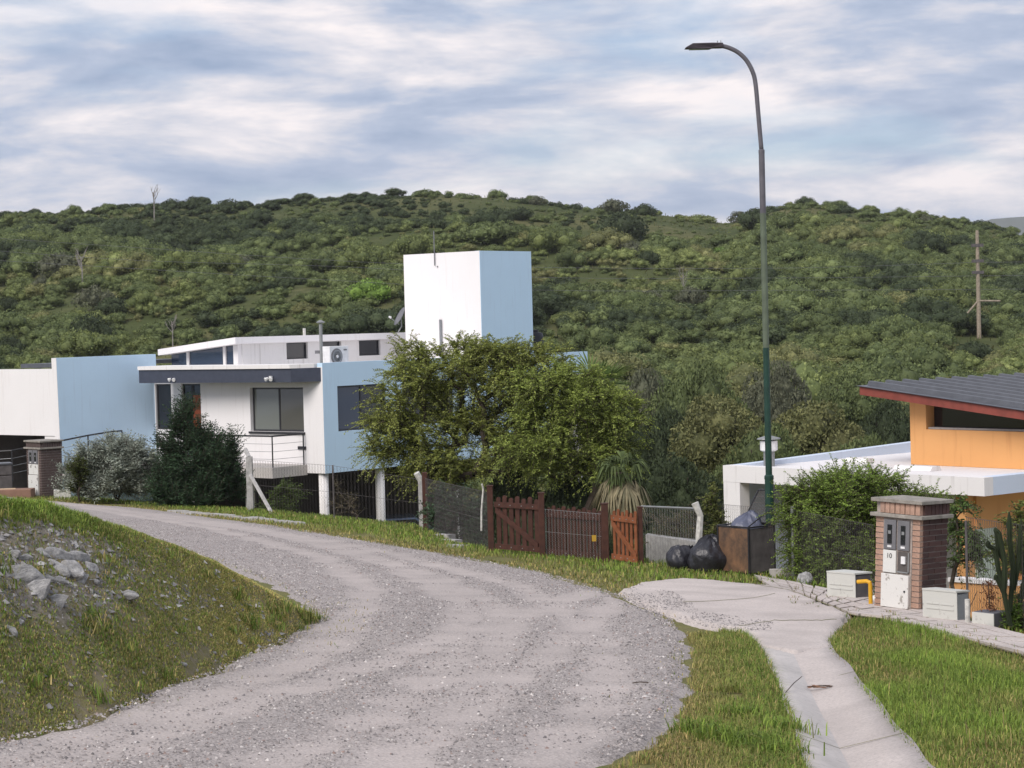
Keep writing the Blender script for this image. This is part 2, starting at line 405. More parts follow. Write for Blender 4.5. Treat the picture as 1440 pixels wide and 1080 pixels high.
def leafcards(rng, C, D, L, Wd, flat=None):
    """diamond leaves: C centres, D long axes, L lengths, Wd widths"""
    n = len(C); D = unit(D); r = rng.normal(size=(n, 3)) if flat is None else flat + rng.normal(size=(n, 3)) * .35
    X = unit(np.cross(D, r)); L = np.broadcast_to(L, n)[:, None]; Wd = np.broadcast_to(Wd, n)[:, None]
    N = np.cross(X, D)
    V = np.stack([C - D * L * .5, C + X * Wd * .5 + N * L * .06, C + D * L * .5 - N * L * .1, C - X * Wd * .5 + N * L * .06], 1).reshape(-1, 3)
    return V, np.arange(n * 4).reshape(n, 4)
def merge(parts):
    V = []; F = []; o = 0
    for v, f in parts: V.append(v); F.append(f + o); o += len(v)
    return np.concatenate(V), np.concatenate(F)
def inpoly(x, y, poly):
    c = np.zeros(np.shape(x), bool); n = len(poly)
    for i in range(n):
        x0, y0 = poly[i]; x1, y1 = poly[(i + 1) % n]
        t = ((y0 > y) != (y1 > y)) & (x < (x1 - x0) * (y - y0) / ((y1 - y0) if y1 != y0 else 1e-9) + x0); c ^= t
    return c
def pdist(x, y, line, closed=False):
    d = np.full(np.shape(x), 1e9); n = len(line)
    for i in range(n if closed else n - 1):
        x0, y0 = line[i]; x1, y1 = line[(i + 1) % n]; dx, dy = x1 - x0, y1 - y0
        t = np.clip(((x - x0) * dx + (y - y0) * dy) / (dx * dx + dy * dy + 1e-12), 0, 1)
        d = np.minimum(d, np.hypot(x - x0 - t * dx, y - y0 - t * dy))
    return d
def sdist(x, y, poly):
    d = pdist(x, y, poly, True); return np.where(inpoly(x, y, poly), d, -d)
def vnoise(x, y, seed=0, sc=1.0):
    r = np.random.default_rng(seed); o = 0
    for k in range(7):
        a = r.uniform(0, 6.28); f = sc * r.uniform(.6, 2.6); o = o + np.sin((x * math.cos(a) + y * math.sin(a)) * f + r.uniform(0, 6.28)) / 7 ** .5
    return o
# ================================================================== THE GROUND
def build_ground():
    Ys = np.concatenate([np.arange(-30, 6, 2.0), np.arange(6, 62, .3), np.arange(62, 110, 1.0), np.arange(110, 330, 3.0), np.geomspace(330, 4300, 30)])
    us = np.linspace(-.75, .75, 200)
    Yg, ug = np.meshgrid(Ys, us, indexing='ij'); X = ug * np.maximum(Yg, 25)
    Z = terrain(X, Yg) - .03
    nr, nc = X.shape; idx = np.arange(nr * nc).reshape(nr, nc)
    F = np.stack([idx[:-1, :-1], idx[:-1, 1:], idx[1:, 1:], idx[1:, :-1]], -1).reshape(-1, 4)
    # a shallow bed under the drain
    Z = Z - .22 * sstep(.05, .35, np.where(Yg < 40, sdist(X, Yg, SWALE_POLY), -1))
    tag(link('ground', npmesh('ground', np.stack([X, Yg, Z], -1).reshape(-1, 3), F, 'ground', smooth=True)), kind='structure')
def GP(pts): return [tuple(G(*p)[:2]) for p in pts]
ROAD_L = [(-900, 1235), (-300, 1112), (0, 1045), (130, 1012), (300, 945), (385, 908), (432, 884), (446, 866), (430, 846), (390, 824), (330, 800), (250, 772), (170, 745), (100, 727), (0, 712), (-200, 704)]
ROAD_R = [(-200, 690), (0, 699), (100, 708), (200, 716), (300, 729), (400, 743), (500, 760), (650, 785), (760, 806), (830, 826), (880, 842), (945, 874), (962, 905), (963, 945), (944, 1000), (902, 1048), (830, 1085), (800, 1130), (700, 1240), (560, 1400), (-900, 1400)]
ROAD_POLY = GP(ROAD_L + ROAD_R)
SW_L = [(1150, 1180), (1140, 1120), (1131, 1080), (1112, 1015), (1086, 945), (1066, 908), (1046, 884), (1030, 876)]
SW_C = [(1262, 1180), (1226, 1120), (1203, 1080), (1168, 1015), (1130, 945), (1108, 908), (1092, 886), (1080, 873)]
SW_R = [(1400, 1180), (1344, 1120), (1308, 1080), (1253, 1015), (1198, 945), (1166, 908), (1172, 884), (1190, 868)]
SWALE_POLY = GP(SW_L[:-2] + SW_R[:-2][::-1])
APRON_POLY = GP([(872, 833), (900, 823), (958, 816), (1006, 819), (1040, 823), (1085, 827), (1120, 836), (1196, 866), (1180, 882), (1166, 913), (1115, 921), (1066, 913), (1046, 889), (1000, 884), (955, 872), (905, 850)])
WALK_U = [(1060, 812), (1121, 822), (1234, 846), (1286, 857), (1379, 881), (1440, 897), (1600, 945), (1800, 1015)]
WALK_L = [(1085, 829), (1130, 838), (1196, 866), (1250, 872), (1317, 890), (1379, 906), (1440, 923), (1600, 975)]
build_ground()

def sheet(name, mat, poly, step, lift, seed, rag=.12, edge=.10, attrs=None, bumpy=0.0):
    P = np.array(poly); x0, y0 = P.min(0) - .3; x1, y1 = P.max(0) + .3
    xs = np.arange(x0, x1, step); ys = np.arange(y0, y1, step)
    X, Y = np.meshgrid(xs, ys, indexing='ij'); s = sdist(X, Y, poly) + rag * vnoise(X, Y, seed, 2.2) + rag * .6 * vnoise(X, Y, seed + 1, 7)
    Z = terrain(X, Y) + lift - (lift + .06) * (1 - sstep(-edge, edge, s))
    if attrs: Z = Z - .022 * trackf(X, Y) * sstep(0, .4, s)
    if bumpy: Z = Z + bumpy * (vnoise(X, Y, seed + 3, 3) + .6 * vnoise(X, Y, seed + 4, 9))
    keep = s > -edge * 1.3; idx = np.arange(X.size).reshape(X.shape)
    k4 = keep[:-1, :-1] | keep[1:, :-1] | keep[1:, 1:] | keep[:-1, 1:]
    F = np.stack([idx[:-1, :-1], idx[1:, :-1], idx[1:, 1:], idx[:-1, 1:]], -1)[k4]
    used = np.unique(F); mp = np.full(X.size, -1); mp[used] = np.arange(len(used))
    V = np.stack([X, Y, Z], -1).reshape(-1, 3)[used]
    at = {k: f(V[:, 0], V[:, 1]) for k, f in (attrs or {}).items()}
    return link(name, npmesh(name, V, mp[F], mat, attrs=at, smooth=True))
TRACKS = [GP(q) for q in ([(60, 706), (250, 728), (480, 772), (610, 812), (705, 860), (700, 930), (640, 1000), (520, 1085)], [(100, 712), (300, 745), (450, 785), (520, 830), (500, 880), (430, 930), (250, 1000), (0, 1075)],
                          [(150, 716), (400, 755), (560, 800), (650, 850), (640, 920), (560, 1000), (380, 1080)],
                          [(830, 835), (700, 880), (600, 910), (450, 960), (250, 1030), (60, 1090)],
                          [(870, 845), (800, 900), (690, 980), (560, 1080)], [(300, 735), (550, 780), (740, 830), (840, 900), (850, 980), (780, 1080)])]
def trackf(x, y):
    d = np.minimum.reduce([pdist(x, y, t) + .07 * vnoise(x, y, 40 + i, 3) for i, t in enumerate(TRACKS)])
    return np.clip((1 - sstep(.08, .34, d)) * (.85 + .2 * vnoise(x, y, 77, 5)), 0, 1)
road = tag(sheet('road', 'gravel_road', ROAD_POLY, .11, .03, 11, .07, .16, {'track': trackf}, .0012), kind='structure')
apron = tag(sheet('driveway_apron', 'concrete', APRON_POLY, .06, .042, 31, .03, .04), kind='structure')

def build_swale():
    n = 60; par = np.linspace(0, len(SW_L) - 1, n); V = []
    def at(line, q):
        i = min(int(q), len(line) - 2); t = q - i; a = G(*line[i]); b = G(*line[i + 1]); return a.lerp(b, t)
    prof = [(0, -.12), (0.0, .035), (.25, -.015), (.5, -.07), (.53, -.072), (.75, -.02), (1.0, .04), (1.0, -.12)]
    for q in par:
        l, c, r = at(SW_L, q), at(SW_C, q), at(SW_R, q); flat = sstep(3.3, 5.0, q)
        for t, dz in prof:
            p = l.lerp(c, t * 2) if t <= .5 else c.lerp(r, t * 2 - 1)
            dz = dz * (1 - flat) + .024 * flat if t not in (0, 1) else dz * (1 - flat) + (.024 if dz > 0 else -.06) * flat
            j = .012 * math.sin(q * 7.3 + t * 9) * (t in (0, 1))
            V.append((p.x + j, p.y + j, tz(p.x, p.y) + dz))
    m = len(prof); V = np.array(V); F = np.array([[i * m + k, i * m + k + 1, (i + 1) * m + k + 1, (i + 1) * m + k] for i in range(n - 1) for k in range(m - 1)])
    left = np.array([f for f in F if f[0] % m < 3]); right = np.array([f for f in F if f[0] % m >= 3])
    root = thing('drainage_channel', None, None); root['kind'] = 'structure'
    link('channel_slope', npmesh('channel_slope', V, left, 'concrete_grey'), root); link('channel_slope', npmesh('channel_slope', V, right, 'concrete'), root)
    for q in (1.2, 2.6, 3.9):                              # poured joints across the channel
        l, c, r = at(SW_L, q), at(SW_C, q), at(SW_R, q); m2 = MB(); dy = .012
        for a, b, za, zb in ((l, c, .035, -.07), (c, r, -.07, .04)):
            a = a + Vector((0, 0, tz(a.x, a.y) - a.z + za + .003)); b = b + Vector((0, 0, tz(b.x, b.y) - b.z + zb + .003)); m2.add([a, b, b + Vector((0, dy, 0)), a + Vector((0, dy, 0))], [(0, 1, 2, 3)])
        m2.build('joint', 'ground', root, recalc=False)
build_swale()
for i, ln in enumerate([[(1060, 826), (1110, 834), (1150, 850), (1200, 868)], [(960, 852), (1010, 850), (1060, 846), (1098, 838)], [(1040, 886), (1090, 878), (1150, 878), (1180, 876)]]):
    m = MB(); pts = []
    for a, b in zip(ln, ln[1:]):
        for k in range(6): pts.append(G(a[0] + (b[0] - a[0]) * k / 6 + random.Random(i * 9 + k).uniform(-2, 2), a[1] + (b[1] - a[1]) * k / 6 + random.Random(i * 7 + k).uniform(-.6, .6)))
    for a, b in zip(pts, pts[1:]):
        m.add([(a.x, a.y, plane(a.x, a.y) + .0455), (b.x, b.y, plane(b.x, b.y) + .0455), (b.x + .004, b.y + .03, plane(b.x, b.y) + .0455), (a.x + .004, a.y + .03, plane(a.x, a.y) + .0455)], [(0, 1, 2, 3)])
    m.build('crack', 'ground', apron, recalc=False)

def build_walk():
    rng = random.Random(8); root = thing('sidewalk', None, None); root['kind'] = 'structure'
    U = [G(*p) for p in WALK_U]; L = [G(*p) for p in WALK_L]
    def poly_at(line, d):
        for a, b in zip(line, line[1:]):
            s = (b - a).length
            if d <= s: return a.lerp(b, d / s)
            d -= s
        return line[-1]
    tot = sum((b - a).length for a, b in zip(U, U[1:])); totL = sum((b - a).length for a, b in zip(L, L[1:]))
    bed = MB(); n = 60
    vs = []; fs = []
    for i in range(n):
        a = poly_at(U, tot * i / (n - 1)); b = poly_at(L, totL * i / (n - 1))
        for p in (a, b): vs.append((p.x, p.y, plane(p.x, p.y) + .012))
    for i in range(n - 1): fs.append((2 * i, 2 * i + 1, 2 * i + 3, 2 * i + 2))
    bed.add(vs, fs).build('joint_bed', 'ground', root)
    nl, nw = 30, 4
    for i in range(nl):
        for j in range(nw):
            g = .010 + .012 * rng.random()
            q = []
            for (di, dj) in ((0, 0), (1, 0), (1, 1), (0, 1)):
                t = (i + di) / nl; v = (j + dj) / nw
                a = poly_at(U, tot * t); b = poly_at(L, totL * t); q.append(a.lerp(b, v))
            c = sum(q, Vector()) / 4; h = .038 + rng.uniform(-.006, .006)
            out = []
            for p in q:
                d = (c - p); d.z = 0; p2 = p + d.normalized() * g * rng.uniform(.6, 2.0); out.append(Vector((p2.x, p2.y, plane(p2.x, p2.y))))
            mb = MB().extr(out, (0, 0, h)); mb.build('paver', 'concrete', root, recalc=True)
build_walk()

# ------------------------------------------------------------------ the bank on the left
BK = [((447, 868), (443, 867, 22.1)), ((432, 884), (405, 849, 21.4)), ((385, 908), (350, 818, 20.7)), ((300, 945), (300, 792, 20.0)), ((150, 1010), (175, 744, 18.6)),
      ((0, 1045), (60, 714, 17.5)), ((-120, 1072), (-30, 703, 16.6)), ((-300, 1112), (-220, 692, 15.6)), ((-900, 1235), (-700, 690, 14.0))]
_bkf = np.array([tuple(G(*a)) for a, b in BK]); _bkc = np.array([tuple(W(*b)) for a, b in BK])
_bkb = np.array([(c[0] - .5, c[1] + 3.2 + .5 * i, 0) for i, c in enumerate(_bkc)]); _bkb[0] = _bkc[0] + (-.3, .3, 0)
def bank(s, t):
    """s along the bank from its nose, t 0 at the road, 1 on the crest, 2 at the back"""
    s = np.asarray(s, float); t = np.asarray(t, float); k = np.arange(len(BK))
    I = lambda A: np.stack([np.interp(s, k, A[:, i]) for i in range(3)], -1)
    f, c, b = I(_bkf), I(_bkc), I(_bkb); f[..., 2] = terrain(f[..., 0], f[..., 1]) - .04; b[..., 2] = terrain(b[..., 0], b[..., 1]) - .1
    t1 = np.clip(t, 0, 1)[..., None]; t2 = np.clip(t - 1, 0, 1)[..., None]
    p = f + (c - f) * t1; rise = (c - f)[..., 2:3] * (np.sin(np.clip(t1, 0, 1) * math.pi / 2) ** 1.15 - t1)
    p[..., 2:3] += rise * .55 * np.clip((s[..., None] - 3) / 1.5, -.5, 1)
    p = p + (b - c) * t2; p[..., 2:3] -= 0; p[..., 2:3] += (c - b)[..., 2:3] * (np.cos(t2 * math.pi / 2) - (1 - t2)) * .6
    amp = np.clip((p[..., 2] - terrain(p[..., 0], p[..., 1])) * .5, 0, 1) * (1 - .75 * sstep(.8, 1., t))
    p[..., 2] += amp * (.09 * vnoise(p[..., 0], p[..., 1], 3, 2.0) + .05 * vnoise(p[..., 0], p[..., 1], 4, 6) + .025 * vnoise(p[..., 0], p[..., 1], 5, 15))
    return p
def bare(s, t):
    a = sstep(3.5, 4.4, s) * sstep(.32, .55, t) * (1 - sstep(.8, .95, t)); b = .35 * sstep(2.2, 3.2, s) * sstep(.45, .6, t) * (1 - sstep(.7, .85, t)) * (1 - sstep(4, 4.6, s))
    return np.maximum(a, b)
def build_bank():
    s = np.linspace(0, len(BK) - 1, 220); t = np.concatenate([np.linspace(0, 1, 60), np.linspace(1.03, 2, 22)])
    Sg, Tg = np.meshgrid(s, t, indexing='ij'); P = bank(Sg, Tg); idx = np.arange(Sg.size).reshape(Sg.shape)
    F = np.stack([idx[:-1, :-1], idx[:-1, 1:], idx[1:, 1:], idx[1:, :-1]], -1).reshape(-1, 4)
    bz = np.clip(bare(Sg, Tg) * (.75 + .5 * vnoise(P[..., 0], P[..., 1], 9, 4)), 0, 1)
    tag(link('embankment', npmesh('embankment', P.reshape(-1, 3), F, 'bank_soil', attrs={'bare': bz.ravel()}, smooth=True)), kind='structure')
build_bank()

# ------------------------------------------------------------------ grass: blades nobody could count
def blades(name, P, h, wd, tint, rng, lean=.5, seg=True, azim=None, kind=True):
    n = len(P); a = rng.uniform(0, 6.283, n) if azim is None else azim; ln = lean * rng.uniform(.2, 1.2, n)
    D = np.stack([np.cos(a), np.sin(a), np.zeros(n)], -1); X = np.stack([-np.sin(a), np.cos(a), np.zeros(n)], -1)
    h = np.broadcast_to(h, n)[:, None]; wd = np.broadcast_to(wd, n)[:, None]; up = np.array([0, 0, 1.0])
    m = P + up * h * .6 + D * h * (ln * .35)[:, None]; tip = P + up * h * np.maximum(1 - .5 * ln, .25)[:, None] + D * h * ln[:, None]
    V = np.stack([P - X * wd, P + X * wd, m + X * wd * .7, m - X * wd * .7, tip], 1).reshape(-1, 3)
    b = np.arange(n)[:, None] * 5
    F = np.concatenate([b + [0, 1, 2], b + [0, 2, 3], b + [3, 2, 4]])
    o = link(name, npmesh(name, V, F, 'grass_blade', tint=np.repeat(tint, 5, 0)))
    return tag(o, kind='stuff') if kind else o
def gtint(rng, n, cols, wts):
    c = np.array(cols)[rng.choice(len(cols), n, p=np.array(wts) / sum(wts))]; return c * rng.uniform(.75, 1.25, (n, 1))
GREEN, LIME, OLIVE, DRY, BROWN = (.155, .235, .048), (.235, .33, .062), (.25, .25, .08), (.44, .35, .16), (.28, .21, .12)
def scatter(poly, n, rng):
    P = np.array(poly); x = rng.uniform(P[:, 0].min(), P[:, 0].max(), n * 3); y = rng.uniform(P[:, 1].min(), P[:, 1].max(), n * 3)
    k = inpoly(x, y, poly); return x[k][:n], y[k][:n]
def build_grass():
    rng = np.random.default_rng(2)
    # lush lawn on the right
    poly = GP([(1172, 886), (1205, 872), (1255, 877), (1317, 893), (1379, 909), (1440, 926), (1640, 985), (1720, 1180), (1382, 1180), (1299, 1080), (1245, 1015), (1191, 945), (1162, 912)])
    poly_lawn = poly
    x, y = scatter(poly, 72000, rng); z = terrain(x, y) - .02; nn = vnoise(x, y, 60, 1.6); k = len(x)
    lush = sstep(-1.2, 1.2, nn)[:, None]; t = gtint(rng, k, [GREEN, LIME, OLIVE], [4, 6, 1]) * lush * 1.1 + gtint(rng, k, [GREEN, OLIVE, DRY], [3, 3, 1.4]) * (1 - lush)
    blades('lawn_grass', np.stack([x, y, z], -1), rng.uniform(.03, .11, k) * (1 + .35 * nn), rng.uniform(.0022, .0048, k), t, rng, .7)
    # strip between road and drain
    poly = GP([(955, 890), (1000, 888), (1046, 892), (1068, 910), (1090, 950), (1116, 1015), (1135, 1080), (1150, 1180), (760, 1180), (830, 1085), (902, 1048), (944, 1000), (963, 945), (962, 905)])
    x, y = scatter(poly, 52000, rng); d = sdist(x, y, poly); nn = vnoise(x, y, 61, 2.4) + .8 * vnoise(x, y, 62, 6); kp = (d > .04 + .12 * rng.random(len(x))) & (nn > -1.05 + .6 * rng.random(len(x)))
    edge = np.minimum.reduce([pdist(x, y, GP(SW_L[:-1]))]); kp |= (edge < .3) & (d > .0)
    x, y, nn, edge = x[kp], y[kp], nn[kp], edge[kp]; k = len(x); le = (1 - sstep(.1, .9, edge))[:, None]
    t = gtint(rng, k, [GREEN, LIME, OLIVE, DRY], [4, 2, 3, 1.2]) * le + gtint(rng, k, [GREEN, OLIVE, DRY, BROWN], [1.2, 3.5, 4.5, 1.4]) * (1 - le)
    blades('verge_grass', np.stack([x, y, terrain(x, y) - .02], -1), rng.uniform(.025, .075, k) * (1 + .8 * le[:, 0]), rng.uniform(.002, .0045, k), t, rng, .9)
    # far verge in front of the fences
    poly = GP([(-250, 693), (0, 699), (100, 708), (200, 716), (300, 729), (400, 743), (500, 760), (650, 785), (760, 806), (830, 826), (880, 842), (945, 872), (960, 870), (905, 848), (872, 832), (900, 821), (958, 814), (1006, 816), (1085, 824), (1120, 820),
               (1234, 844), (1440, 893), (1440, 885), (1240, 838), (1085, 800), (985, 796), (905, 786), (850, 782), (760, 774), (690, 768), (640, 762), (590, 736), (450, 721), (345, 711), (220, 704), (90, 694), (-250, 680)])
    x, y = scatter(poly, 88000, rng); d = sdist(x, y, poly); nn = vnoise(x, y, 63, 1.1) + .7 * vnoise(x, y, 64, 3.2)
    rd = pdist(x, y, GP(ROAD_R[:12])); kp = (nn > -1.5 + .7 * rng.random(len(x)) - .5 * sstep(.3, 1.2, rd)) & (rd > .05 + .2 * rng.random(len(x)))
    x, y, nn, rd = x[kp], y[kp], nn[kp], rd[kp]; k = len(x); far = sstep(.25, 1.5, rd)[:, None]
    t = gtint(rng, k, [GREEN, LIME, OLIVE, DRY], [4, 3, 2, .6]) * far + gtint(rng, k, [GREEN, OLIVE, DRY, BROWN], [1.2, 4, 4, 1]) * (1 - far)
    blades('verge_grass', np.stack([x, y, terrain(x, y) - .02], -1), rng.uniform(.03, .085, k) * (.8 + .7 * far[:, 0]), rng.uniform(.005, .011, k), t, rng, .8)
    # rough grass over the bank
    k = 400000; s = 7 * rng.random(k); wS = np.interp(np.arange(0, 8.01, .25), np.arange(len(BK)), np.hypot(*(_bkc - _bkf)[:, :2].T)) * np.interp(np.arange(0, 8.01, .25), np.arange(len(BK)), np.gradient(np.cumsum(np.r_[0, np.hypot(*np.diff(_bkf[:, :2], axis=0).T)]))); s = s[rng.random(k) < np.interp(s, np.arange(0, 8.01, .25), np.minimum(wS / 6.5, 1))]; s = s[:160000]; k = len(s); t_ = 1.5 * rng.random(k) ** .9; b = bare(s, t_); nn = vnoise(s * 2.2, t_ * 3, 65, 2) + .8 * vnoise(s * 2.2, t_ * 3, 66, 6)
    kp = (rng.random(k) > b * .80) & (nn + 1.2 * (t_ > .85) > -2.2 + 1.5 * rng.random(k)) & (t_ > .015); s, t_, nn, b = s[kp], t_[kp], nn[kp], b[kp]; P = bank(s, t_); k = len(s)
    top = sstep(.78, .98, t_)[:, None] * sstep(3.5, 5, s)[:, None]; nose = np.maximum(1 - sstep(2.0, 4.2, s), .3 * (1 - sstep(.05, .3, t_)))[:, None]
    t = gtint(rng, k, [GREEN, OLIVE, DRY, BROWN], [5, 4, 1.1, 1.3]); t = t * (1 - top) + top * gtint(rng, k, [GREEN, LIME, OLIVE], [4, 4, 1]); t = t * (1 - nose * .85) + nose * .85 * gtint(rng, k, [OLIVE, DRY, GREEN], [4, 6, 1.6])
    t = t * (1.15 + .35 * nose); P[:, 2] -= .003
    blades('bank_grass', P, rng.uniform(.012, .036, k) * (1 + 1.6 * top[:, 0] + .5 * (nn > .8)) * (1 - .25 * nose[:, 0]), rng.uniform(.0025, .0055, k), t, rng, .9)
    # sparse grass creeping into the edges of the road
    k = 110000; e = np.array(ROAD_POLY); x, y = scatter(ROAD_POLY, k, rng); d = np.minimum(pdist(x, y, GP(ROAD_L)), pdist(x, y, GP(ROAD_R[:15]))); nz = G(440, 868); dn = np.hypot(x - nz.x, y - nz.y); wd = .14 + .40 * np.exp(-(dn / 1.8) ** 2); kp = rng.random(len(x)) < np.exp(-d / wd) * (.55 + .5 * vnoise(x, y, 70, 2.5)); x, y = x[kp], y[kp]; k = len(x)
    blades('roadside_grass', np.stack([x, y, terrain(x, y) + .01], -1), rng.uniform(.015, .05, k), rng.uniform(.002, .005, k), gtint(rng, k, [GREEN, OLIVE, DRY], [2, 4, 4]), rng, 1.0)
    # dry seed stems in the lawn
    x, y = scatter(poly_lawn, 420, rng); kp = vnoise(x, y, 68, 2) > -.4; x, y = x[kp], y[kp]; k = len(x)
    blades('seed_stems', np.stack([x, y, terrain(x, y) - .01], -1), rng.uniform(.10, .22, k), rng.uniform(.0018, .0032, k), gtint(rng, k, [BROWN, (.16, .12, .08), DRY], [3, 3, 2]), rng, .5)
    # taller tufts: along the drain, on the bank, in the joints of the walk
    C = [G(*p) for p in [(1075, 1048), (1100, 1030), (1052, 1052), (1090, 1062), (1010, 1040), (1045, 1010), (985, 1030)]]
    pts = []; tt = []; hh = []
    for c in C:
        k = 260; r = rng.normal(size=(k, 2)) * .09; pts.append(np.stack([c.x + r[:, 0], c.y + r[:, 1], terrain(c.x + r[:, 0], c.y + r[:, 1])], -1)); tt.append(gtint(rng, k, [GREEN, LIME, OLIVE], [3, 3, 1])); hh.append(rng.uniform(.06, .17, k))
    for i in range(70):
        s, t_ = 8 * rng.random(), rng.uniform(.1, .95); c = bank(s, t_); k = 60; r = rng.normal(size=(k, 2)) * .06
        pts.append(np.stack([c[0] + r[:, 0], c[1] + r[:, 1], np.full(k, c[2] - .02)], -1)); tt.append(gtint(rng, k, [GREEN, OLIVE, DRY], [4, 3, 1])); hh.append(rng.uniform(.05, .14, k))
    for i in range(60):
        f = rng.random(); a = G(1110 + 340 * f, 826 + 84 * f + rng.uniform(4, 26)); k = 7; r = rng.normal(size=(k, 2)) * .03
        pts.append(np.stack([a.x + r[:, 0], a.y + r[:, 1], terrain(a.x + r[:, 0], a.y + r[:, 1])], -1)); tt.append(gtint(rng, k, [GREEN, OLIVE, BROWN], [2, 2, 3])); hh.append(rng.uniform(.05, .12, k))
    P = np.concatenate(pts); k = len(P)
    blades('grass_tufts', P, np.concatenate(hh), rng.uniform(.003, .006, k), np.concatenate(tt), rng, 1.0)
build_grass()

# ------------------------------------------------------------------ loose stones
def stones(name, P, size, tint, rng):
    n = len(P); o = np.array([(1, 0, 0), (-1, 0, 0), (0, 1, 0), (0, -1, 0), (0, 0, 1), (0, 0, -1)], float)
    V = o[None] * rng.uniform(.55, 1.2, (n, 6, 1)) + rng.normal(size=(n, 6, 3)) * .22; V[..., 2] *= .6; V = V[:, :5]; V[:, :4, 2] -= .25
    a = rng.uniform(0, 6.28, n); c, s = np.cos(a)[:, None], np.sin(a)[:, None]; x, y = V[..., 0].copy(), V[..., 1].copy(); V[..., 0] = x * c - y * s; V[..., 1] = x * s + y * c
    V = V * np.asarray(size)[:, None, None] + P[:, None]
    f = np.array([(0, 2, 4), (2, 1, 4), (1, 3, 4), (3, 0, 4)])
    F = (np.arange(n)[:, None, None] * 5 + f[None]).reshape(-1, 3)
    return link(name, npmesh(name, V.reshape(-1, 3), F, 'stone_tint', tint=np.repeat(tint, 5, 0)))
def build_stones():
    rng = np.random.default_rng(3)
    x, y = scatter([q for q in ROAD_POLY], 400000, rng); pr = 1.2 - 1.0 * trackf(x, y) + .25 * vnoise(x, y, 91, 1.3) - .028 * (y - 14); kp = (rng.random(len(x)) < pr * .5) & (y < 44); x, y = x[kp], y[kp]; n = len(x)
    tint = gtint(rng, n, [(.19, .175, .172), (.30, .27, .26), (.42, .38, .365), (.60, .56, .53), (.32, .235, .205)], [3, 4.5, 4, 1.2, .6])
    tag(stones('loose_gravel', np.stack([x, y, terrain(x, y) + .032 - .02 * trackf(x, y)], -1), .006 + .012 * rng.random(n) ** 2.2 + .014 * (rng.random(n) > .988), tint, rng), kind='stuff')
    x, y = scatter(GP([(860, 842), (900, 826), (950, 838), (990, 866), (1090, 880), (1085, 893), (1000, 889), (950, 878)]), 4200, rng); kp = rng.random(len(x)) < .45 + .4 * vnoise(x, y, 93, 4); x, y = x[kp], y[kp]; n = len(x)
    tag(stones('apron_gravel', np.stack([x, y, terrain(x, y) + .046], -1), .005 + .012 * rng.random(n) ** 2.5, gtint(rng, n, [(.17, .16, .16), (.30, .27, .26), (.44, .40, .385)], [3, 4, 3]), rng), kind='stuff')
    k = 11000; s = 1.6 + 6.4 * rng.random(k); t = rng.uniform(.05, .98, k); kp = rng.random(k) < .07 + bare(s, t) * .7; s, t = s[kp], t[kp]; P = bank(s, t); n = len(s)
    tint = gtint(rng, n, [(.14, .135, .135), (.27, .26, .255), (.40, .39, .38), (.55, .54, .52)], [3, 5, 1.8, .2])
    tag(stones('bank_rubble', P, .010 + .032 * rng.random(n) ** 3, tint, rng), kind='stuff')
    e = [(330, 990), (395, 885), (410, 880), (265, 905), (200, 838), (330, 850)]
build_stones()
def rock_mesh(seed, sub=3):
    rng = random.Random(seed); bm = bmesh.new(); bmesh.ops.create_icosphere(bm, subdivisions=sub, radius=1)
    pl = [(Vector((rng.gauss(0, 1), rng.gauss(0, 1), rng.gauss(0, 1))).normalized(), rng.uniform(.45, .85)) for _ in range(11)]
    for v in bm.verts:
        for n, d in pl:
            k = v.co.dot(n)
            if k > d: v.co -= n * (k - d) * .92
        v.co *= 1 + .05 * math.sin(v.co.x * 9 + seed) * math.cos(v.co.y * 8)
    me = bpy.data.meshes.new('rock'); bm.to_mesh(me); bm.free(); me.materials.append(M['rock']); return me
